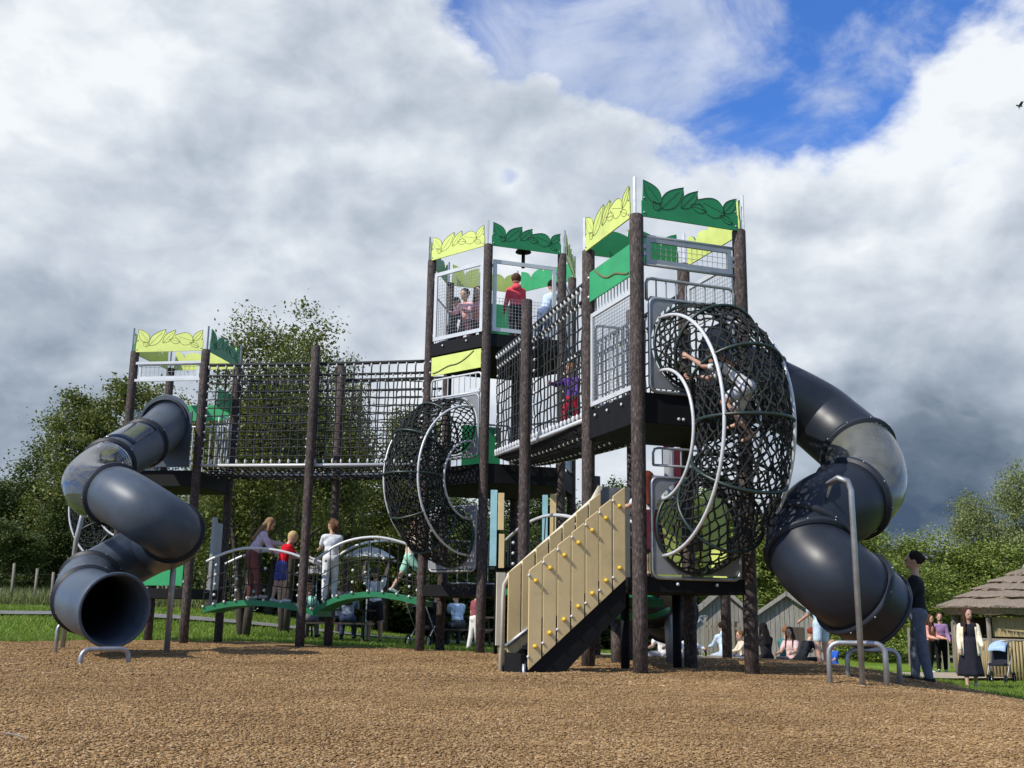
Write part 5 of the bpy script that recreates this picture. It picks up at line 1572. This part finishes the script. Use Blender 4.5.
def bark_mat():
    m, nt, b, _ = nodes('bark_mulch')
    co = texco(nt)
    w = nt.nodes.new('ShaderNodeTexNoise'); w.inputs['Scale'].default_value = 14; nt.links.new(co, w.inputs['Vector'])
    ad = nt.nodes.new('ShaderNodeVectorMath'); ad.operation = 'MULTIPLY_ADD'; ad.inputs[1].default_value = (.12,.12,.12)
    nt.links.new(w.outputs['Color'], ad.inputs[0]); nt.links.new(co, ad.inputs[2])
    vo = nt.nodes.new('ShaderNodeTexVoronoi'); vo.inputs['Scale'].default_value = 46; nt.links.new(ad.outputs[0], vo.inputs['Vector'])
    sep = nt.nodes.new('ShaderNodeSeparateColor'); nt.links.new(vo.outputs['Color'], sep.inputs[0])
    c = ramp(nt, sep.outputs[0], [(0, (0.186,0.108,0.046)), (.35, (0.288,0.178,0.074)), (.7, (0.390,0.250,0.110)), (1, (0.516,0.354,0.174))])
    n1 = noise(nt, .55, 5, .6, co)
    mx = nt.nodes.new('ShaderNodeMixRGB'); mx.blend_type = 'MULTIPLY'; mx.inputs[0].default_value = .9
    nt.links.new(c, mx.inputs[1]); nt.links.new(ramp(nt, n1, [(.32,(.66,.62,.58)),(.68,(1.08,1.06,1.02))]), mx.inputs[2])
    nt.links.new(mx.outputs[0], b.inputs['Base Color']); b.inputs['Roughness'].default_value = .9; b.inputs['Specular IOR Level'].default_value = .15
    inv = nt.nodes.new('ShaderNodeMath'); inv.operation = 'MULTIPLY_ADD'; inv.inputs[1].default_value = .9; 
    nt.links.new(sep.outputs[1], inv.inputs[0]); nt.links.new(noise(nt, 70, 4, .6, co), inv.inputs[2])
    bump(nt, b, inv.outputs[0], .55, .02)
    return m
M['grass'] = grass_mat(); M['barkmulch'] = bark_mat()
M['sand'] = plain('sandy_path', (.36,.30,.21), .9, .2, 3, bs=.4, bscale=40)
M['tarmac'] = plain('grey_path', (.17,.165,.155), .9, .2, 4, bs=.4, bscale=60)
g = sheet('ground', xs, ys, gz, M['grass']); tag(g, 'grassy ground rising left and falling away right behind the bark area', None, None, 'structure')
HOL = [(-4.75, 12.5, .75, .075), (-4.3, 12.0, .6, .05), (4.2, 11.2, .7, .07), (-.15, 11.7, .7, .06), (-2.2, 19.2, 1.2, .04), (1.2, 9.0, 1.3, .03), (-2.4, 8.0, 1.0, .03), (3.0, 8.2, .9, .03)]
def barkz(x, y):
    z = .022+.014*math.sin(x*2.3+1.1*math.sin(y*1.7))*math.sin(y*2.9)+.010*math.sin(5.3*x+2.1*math.sin(3.1*y))*math.sin(4.7*y+1.3*math.sin(2.2*x))
    for hx, hy, hr, hd in HOL:
        d = ((x-hx)**2+(y-hy)**2)/hr**2
        if d < 6: z += hd*(-.55*math.exp(-d*1.6)+.35*math.exp(-(math.sqrt(d)-1.25)**2*5))*.6
    return gz(x, y)+max(.006, z)
def back_edge(x):
    # far edge of the bark: nearer on the left, following the mound on the right
    return 19.3+.5*math.sin(x*.7)+(2.2*sstep((x+9)/4))-(.0 if x < 3 else .55*(x-3)*.0)
def bark_keep(x, y):
    if y > back_edge(x)+ (1.0 if -8 < x < 3 else 0): return False
    if x > 3.8:
        lim = 7.2 + .18*math.sin(y*.9) - .11*max(0, y-12)
        if y < 11: lim = 4.9+.42*(y-4)+.1*math.sin(y*2)
        if x > max(lim, 4.7): return False
    return True
bx = list(np.arange(-26, 12.01, .125)); by = list(np.arange(-3, 23.6, .125))
gb = sheet('bark_ground', bx, by, barkz, M['barkmulch'], bark_keep)
tag(gb, 'golden bark mulch surface of the play area', None, None, 'structure')
# loose chips lying on the mulch
rs = np.random.RandomState(3)
def chips(n, ylo, yhi, s, seed, name, label):
    rs = np.random.RandomState(seed); P = []
    while len(P) < n:
        y = ylo+(yhi-ylo)*rs.rand()**1.25; x = rs.uniform(-.56, .56)*(y+1.2)
        if bark_keep(x, y) and bark_keep(x, y-.2) and bark_keep(x+.15, y+.15): P.append((x, y, barkz(x, y)))
    P = np.array(P); L = s*rs.uniform(.45, 1.5, n); W = L*rs.uniform(.22, .55, n); Tn = rs.uniform(.002, .006, n)
    a = rs.uniform(0, 2*PI, n); t = rs.normal(0, .15, n); q = rs.normal(0, .15, n)
    ux = np.stack([np.cos(a)*np.cos(t), np.sin(a)*np.cos(t), np.sin(t)], 1)
    vx = np.stack([-np.sin(a), np.cos(a), np.zeros(n)], 1); vx = vx*np.cos(q)[:,None]+np.cross(ux, vx)*np.sin(q)[:,None]
    wx = np.cross(ux, vx); P[:,2] += np.abs(np.sin(t))*L*.32+np.abs(np.sin(q))*W*.3+.003
    taper = rs.uniform(.35, 1, n)
    c = []
    for k in (-1, 1):
        for (i, j) in ((-1,-1), (1,-1), (1,1), (-1,1)):
            jj = j*np.where(i > 0, taper, 1.)
            c.append(P+ux*(i*L*.5)[:,None]+vx*(jj*W*.5)[:,None]+wx*(k*Tn*.5)[:,None])
    V = np.stack(c, 1).reshape(-1, 3)
    F = np.array([(3,2,1,0), (4,5,6,7), (0,1,5,4), (1,2,6,5), (2,3,7,6), (3,0,4,7)])
    I = (np.arange(n)[:,None,None]*8+F[None]).reshape(-1)
    me = bpy.data.meshes.new(name); me.vertices.add(n*8); me.vertices.foreach_set('co', V.astype(np.float32).ravel())
    me.loops.add(n*24); me.loops.foreach_set('vertex_index', I.astype(np.int32))
    me.polygons.add(n*6); me.polygons.foreach_set('loop_start', np.arange(n*6, dtype=np.int32)*4); me.polygons.foreach_set('loop_total', np.full(n*6, 4, dtype=np.int32))
    m, nt, b, _ = nodes('bark_chip'); gm = nt.nodes.new('ShaderNodeNewGeometry')
    cm_ = ramp(nt, noise(nt, .55, 5, .6, texco(nt)), [(.32,(.66,.62,.58)),(.68,(1.08,1.06,1.02))]); mxx = nt.nodes.new('ShaderNodeMixRGB'); mxx.blend_type = 'MULTIPLY'; mxx.inputs[0].default_value = .9; nt.links.new(cm_, mxx.inputs[2]); nt.links.new(mxx.outputs[0], b.inputs['Base Color'])
    nt.links.new(ramp(nt, gm.outputs['Random Per Island'], [(0, (.225,.138,.065)), (.3, (.29,.182,.083)), (.65, (.355,.232,.11)), (.92, (.43,.295,.15)), (1, (.54,.41,.25))]), mxx.inputs[1])
    b.inputs['Roughness'].default_value = .85; b.inputs['Specular IOR Level'].default_value = .2
    me.materials.append(m); me.update(); o = bpy.data.objects.new(name, me); COL.objects.link(o); tag(o, label, None, None, 'stuff')
chips(170000, 3.6, 14, .0165, 5, 'bark_chips', 'loose golden bark chips strewn over the near part of the play area')
chips(70000, 10, 21, .03, 6, 'bark_chips', 'loose golden bark chips around the feet of the towers')
# a pale twig on the mulch
a = at(-3, 739, 5.4); a = ground_hit(2, 739); c = ground_hit(38, 748)
b = MB(); b.tube([a+ZV*.03, a.lerp(c, .4)+ZV*.034, a.lerp(c, .75)+ZV*.028, c+ZV*.03], [.004, .005, .004, .003], 6)
tw = b.build('twig', M['fencewood']); tag(tw, 'pale bare twig lying on the bark at the lower left', 'twig')
# paths
def strip(name, label, pts, w, mat, lift=.075):
    P = spline([Vector((p[0], p[1], 0)) for p in pts], 60); vs = []; m = 6
    for i, p in enumerate(P):
        t = (P[min(i+1, 59)]-P[max(i-1, 0)]).normalized(); s_ = Vector((-t.y, t.x, 0))
        for k in range(m+1):
            q = p+s_*(w*(k/m-.5)); vs.append((q.x, q.y, gz(q.x, q.y)+lift))
    b = MB(); b.add(vs, [(i*(m+1)+k, i*(m+1)+k+1, (i+1)*(m+1)+k+1, (i+1)*(m+1)+k) for i in range(59) for k in range(m)], 0, True)
    o = b.build(name, mat); tag(o, label, None, None, 'structure')
strip('path', 'pale path crossing the grass at the left', [(-34, 28.5), (-22, 28.8), (-13, 29.5), (-7, 30.5), (0, 31.5)], 1.3, M['tarmac'])
strip('path', 'worn sandy path in front of the playhouses and hut', [(0, 24.5), (4, 25.5), (8, 27.5), (12, 29.5), (18, 31)], 2.6, M['sand'])
# grass blades
def blades(n, region, hgt, seed):
    rs = np.random.RandomState(seed); P = []
    while len(P) < n:
        y = rs.uniform(region[2], region[3]); lo, hi = region[0], region[1]
        x = (rs.uniform(lo, hi)-512)/FPX*y
        if y < 24 and bark_keep(x, y): continue
        P.append((x, y, gz(x, y)))
    P = np.array(P); a = rs.uniform(0, 2*PI, n); h = hgt*rs.uniform(.4, 1.4, n); ln = rs.normal(0, .35, (n, 2))*h[:,None]
    s = np.stack([np.cos(a), np.sin(a), np.zeros(n)], 1)*(.008+.004*rs.rand(n))[:,None]*1.6
    tip = P+np.stack([ln[:,0], ln[:,1], h], 1)
    V = np.stack([P-s, P+s, tip], 1).reshape(-1, 3)
    me = bpy.data.meshes.new('grass'); me.vertices.add(n*3); me.vertices.foreach_set('co', V.astype(np.float32).ravel())
    me.loops.add(n*3); me.loops.foreach_set('vertex_index', np.arange(n*3, dtype=np.int32)); me.polygons.add(n)
    me.polygons.foreach_set('loop_start', np.arange(n, dtype=np.int32)*3); me.polygons.foreach_set('loop_total', np.full(n, 3, dtype=np.int32))
    return me
MG = leaf_mat('grass_blades', (.135,.22,.026), (.21,.315,.042), (.30,.35,.075), .4)
for reg, n, hg, sd, lb in (((-60, 520, 19.0, 36), 70000, .075, 1, 'short mown grass at the left behind the bark'), ((840, 1060, 10.5, 27), 36000, .08, 2, 'short grass on the slope by the thatched hut'), ((500, 840, 22.5, 34), 16000, .07, 3, 'short grass around the picnickers')):
    me = blades(n, reg, hg, sd); me.materials.append(MG); me.update(); o = bpy.data.objects.new('grass', me); COL.objects.link(o); tag(o, lb, None, None, 'stuff')
me = blades(9000, (-60, 230, 36.2, 39.0), .55, 9); me.materials.append(M['leaf_willow']); me.update(); o = bpy.data.objects.new('tall_grass', me); COL.objects.link(o); tag(o, 'long pale grass along the wire fence', None, None, 'stuff')

# ================================================================= light, sky
SUN = Vector((-.82, -.57, 0)).normalized(); EL = R(43)
sd = bpy.data.lights.new('sun', 'SUN'); sd.energy = 4.6; sd.angle = R(.5); sd.color = (1, .95, .86)
so = bpy.data.objects.new('sun', sd); COL.objects.link(so); so.location = (-20, -20, 30)
tosun = Vector((SUN.x*math.cos(EL), SUN.y*math.cos(EL), math.sin(EL)))
so.rotation_euler = tosun.to_track_quat('Z', 'Y').to_euler()
W = bpy.data.worlds.new("World"); SC.world = W; W.use_nodes = True
nt = W.node_tree; nt.nodes.clear(); lk = nt.links.new
out = nt.nodes.new('ShaderNodeOutputWorld'); bg = nt.nodes.new('ShaderNodeBackground'); lk(bg.outputs[0], out.inputs[0])
bg.inputs[1].default_value = .1
sky = nt.nodes.new('ShaderNodeTexSky'); sky.sky_type = 'NISHITA'; sky.sun_disc = False; sky.sun_elevation = EL
sky.sun_rotation = math.atan2(SUN.x, SUN.y); sky.air_density = 1.0; sky.dust_density = .3; sky.ozone_density = 3.0
tc = nt.nodes.new('ShaderNodeTexCoord'); DIR = tc.outputs['Generated']
def mth(op, a, b=None, c=None, clamp=False):
    n = nt.nodes.new('ShaderNodeMath'); n.operation = op; n.use_clamp = clamp
    for i, v in enumerate((a, b, c)):
        if v is None: continue
        if isinstance(v, (int, float)): n.inputs[i].default_value = v
        else: lk(v, n.inputs[i])
    return n.outputs[0]
def blob(px, py, sig_px, amp):
    d = ray(px, py).normalized(); s = sig_px/FPX
    n = nt.nodes.new('ShaderNodeVectorMath'); n.operation = 'DOT_PRODUCT'; lk(DIR, n.inputs[0]); n.inputs[1].default_value = d
    e = mth('MULTIPLY', mth('SUBTRACT', n.outputs['Value'], 1.0), 1/(s*s))
    return mth('MULTIPLY', mth('EXPONENT', e), amp)
def total(lst):
    o = None
    for l in lst:
        v = blob(*l); o = v if o is None else mth('ADD', o, v)
    return o
def mapped(off, zs=1.45, rotz=0, sc=(1, 1)):
    mp = nt.nodes.new('ShaderNodeMapping'); mp.inputs['Scale'].default_value = (sc[0], sc[1], zs); mp.inputs['Location'].default_value = off; mp.inputs['Rotation'].default_value = (0, rotz, 0); lk(DIR, mp.inputs[0]); return mp.outputs[0]
def cloud_noise(off, scale, detail, rough, dist=.0, zs=1.45, **k):
    return noise(nt, scale, detail, rough, mapped(off, zs, **k), dist)
def billow(off, scale, detail, rough):
    """cauliflower heads: inverted smooth cells on a gently warped direction"""
    wn = nt.nodes.new('ShaderNodeTexNoise'); wn.inputs['Scale'].default_value = scale*.8; wn.inputs['Detail'].default_value = 4; v = mapped(off); lk(v, wn.inputs['Vector'])
    ma = nt.nodes.new('ShaderNodeVectorMath'); ma.operation = 'MULTIPLY_ADD'; ma.inputs[1].default_value = (.10,)*3; lk(wn.outputs['Color'], ma.inputs[0]); lk(v, ma.inputs[2])
    vo = nt.nodes.new('ShaderNodeTexVoronoi'); vo.feature = 'F1'; vo.inputs['Scale'].default_value = scale; vo.inputs['Detail'].default_value = detail
    vo.inputs['Roughness'].default_value = rough; vo.normalize = True; lk(ma.outputs[0], vo.inputs['Vector'])
    return mth('SUBTRACT', 1.0, vo.outputs['Distance'])
def sub_(a, b, k): return mth('MULTIPLY', mth('SUBTRACT', a, b), k)
n1 = cloud_noise((3.1, .7, 1.9), 5.6, 12, .58, .12)
b1 = billow((3.1, .7, 1.9), 8.5, 5, .5); b1s = billow((3.078, .7, 1.935), 8.5, 5, .5)
relief = sub_(b1, b1s, .72)
n2 = cloud_noise((7.3, 2.2, 8.4), 4.6, 6, .5, .1)
COVER = [(180, 170, 225, .30), (400, 190, 80, .14), (420, 500, 200, .2), (940, 480, 130, .34), (150, 420, 260, .20), (20, 430, 90, .25), (900, 380, 260, .28), (600, 305, 150, .20), (980, 170, 100, .16), (965, 50, 55, .18), (590, 110, 50, .05),
         (505, 26, 50, -.32), (580, 30, 60, -.26), (670, 25, 65, -.30), (700, 90, 45, -.16), (760, 20, 60, -.30), (850, 15, 50, -.26), (930, 0, 40, -.18), (795, 105, 48, -.32), (845, 100, 42, -.28), (745, 55, 40, -.14), (505, 178, 15, -.36), (960, 192, 22, -.26), (905, 200, 20, -.14), (760, 130, 30, -.1)]
dens = mth('ADD', mth('ADD', mth('MULTIPLY_ADD', mth('SUBTRACT', n1, .5), 1.3, .5), mth('MULTIPLY_ADD', b1, .75, -.545)), total(COVER))
cov = nt.nodes.new('ShaderNodeMapRange'); cov.interpolation_type = 'SMOOTHSTEP'; cov.inputs[1].default_value = .40; cov.inputs[2].default_value = .66; lk(dens, cov.inputs[0])
# thin wisps drawn across the blue
ws = cloud_noise((1.7, 4.1, .3), 7.5, 11, .62, .5, 1.0, rotz=.5, sc=(.8, 1))
wb = total([(600, 90, 90, .17), (690, 70, 70, .12), (560, 40, 60, .05), (900, 55, 70, .10), (830, 60, 50, .05), (500, 60, 60, .10), (760, 20, 60, -.02)])
wi = nt.nodes.new('ShaderNodeMapRange'); wi.interpolation_type = 'SMOOTHSTEP'; wi.inputs[1].default_value = .54; wi.inputs[2].default_value = .86; wi.inputs[4].default_value = .62; lk(mth('ADD', ws, wb), wi.inputs[0])
covf = mth('MAXIMUM', cov.outputs[0], wi.outputs[0])
edge = nt.nodes.new('ShaderNodeMapRange'); edge.interpolation_type = 'SMOOTHSTEP'; edge.inputs[1].default_value = .50; edge.inputs[2].default_value = .86; edge.inputs[3].default_value = .13; edge.inputs[4].default_value = 0; lk(dens, edge.inputs[0])
BRI = [(60, 375, 120, -.15), (10, 440, 90, -.02), (310, 220, 110, -.05), (330, 180, 80, -.03), (40, 120, 110, .10), (170, 330, 70, .04), (270, 270, 50, .08), (550, 290, 120, .08), (400, 330, 80, .04), (240, 120, 90, .04), (130, 90, 60, .03),
       (935, 492, 80, -.38), (860, 520, 60, -.08), (1000, 420, 60, -.08), (880, 310, 80, .08), (990, 300, 40, .05), (990, 70, 70, .14), (940, 170, 60, .03), (760, 200, 70, -.03), (610, 170, 70, -.05), (700, 450, 60, .04), (900, 547, 9, .22), (925, 546, 9, .22), (950, 547, 9, .22), (870, 470, 60, -.10), (10, 60, 60, .06)]
bri = mth('ADD', mth('ADD', mth('MULTIPLY_ADD', mth('SUBTRACT', n2, .5), .24, .605), mth('ADD', relief, edge.outputs[0])), total(BRI))
cr = nt.nodes.new('ShaderNodeValToRGB'); e = cr.color_ramp.elements; lk(bri, cr.inputs[0])
st = [(.10, (.06,.095,.155)), (.30, (.185,.235,.30)), (.46, (.36,.42,.50)), (.60, (.53,.585,.66)), (.80, (.81,.845,.88))]
while len(e) < len(st): e.new(.5)
for i, (p, c) in enumerate(st): e[i].position = p; e[i].color = (*c, 1)
sc = nt.nodes.new('ShaderNodeMixRGB'); sc.blend_type = 'MULTIPLY'; sc.inputs[0].default_value = 1; lk(cr.outputs[0], sc.inputs[1]); sc.inputs[2].default_value = (10, 10, 10, 1)
tn = nt.nodes.new('ShaderNodeMixRGB'); tn.blend_type = 'MULTIPLY'; tn.inputs[0].default_value = 1; lk(sky.outputs[0], tn.inputs[1]); tn.inputs[2].default_value = (.62, 1.08, 1.8, 1)
mx = nt.nodes.new('ShaderNodeMixRGB'); lk(covf, mx.inputs[0]); lk(tn.outputs[0], mx.inputs[1]); lk(sc.outputs[0], mx.inputs[2])
lk(mx.outputs[0], bg.inputs[0])
W.cycles.sampling_method = 'MANUAL'; W.cycles.sample_map_resolution = 1024

SC.view_settings.view_transform = 'Standard'; SC.view_settings.look = 'None'
SC.view_settings.exposure = .16; SC.view_settings.gamma = 1; SC.view_settings.use_curve_mapping = False
SC.render.engine = 'CYCLES'
SC.cycles.use_adaptive_sampling = True; SC.cycles.adaptive_threshold = .02; SC.cycles.max_bounces = 6; SC.cycles.transparent_max_bounces = 16; SC.cycles.use_denoising = True
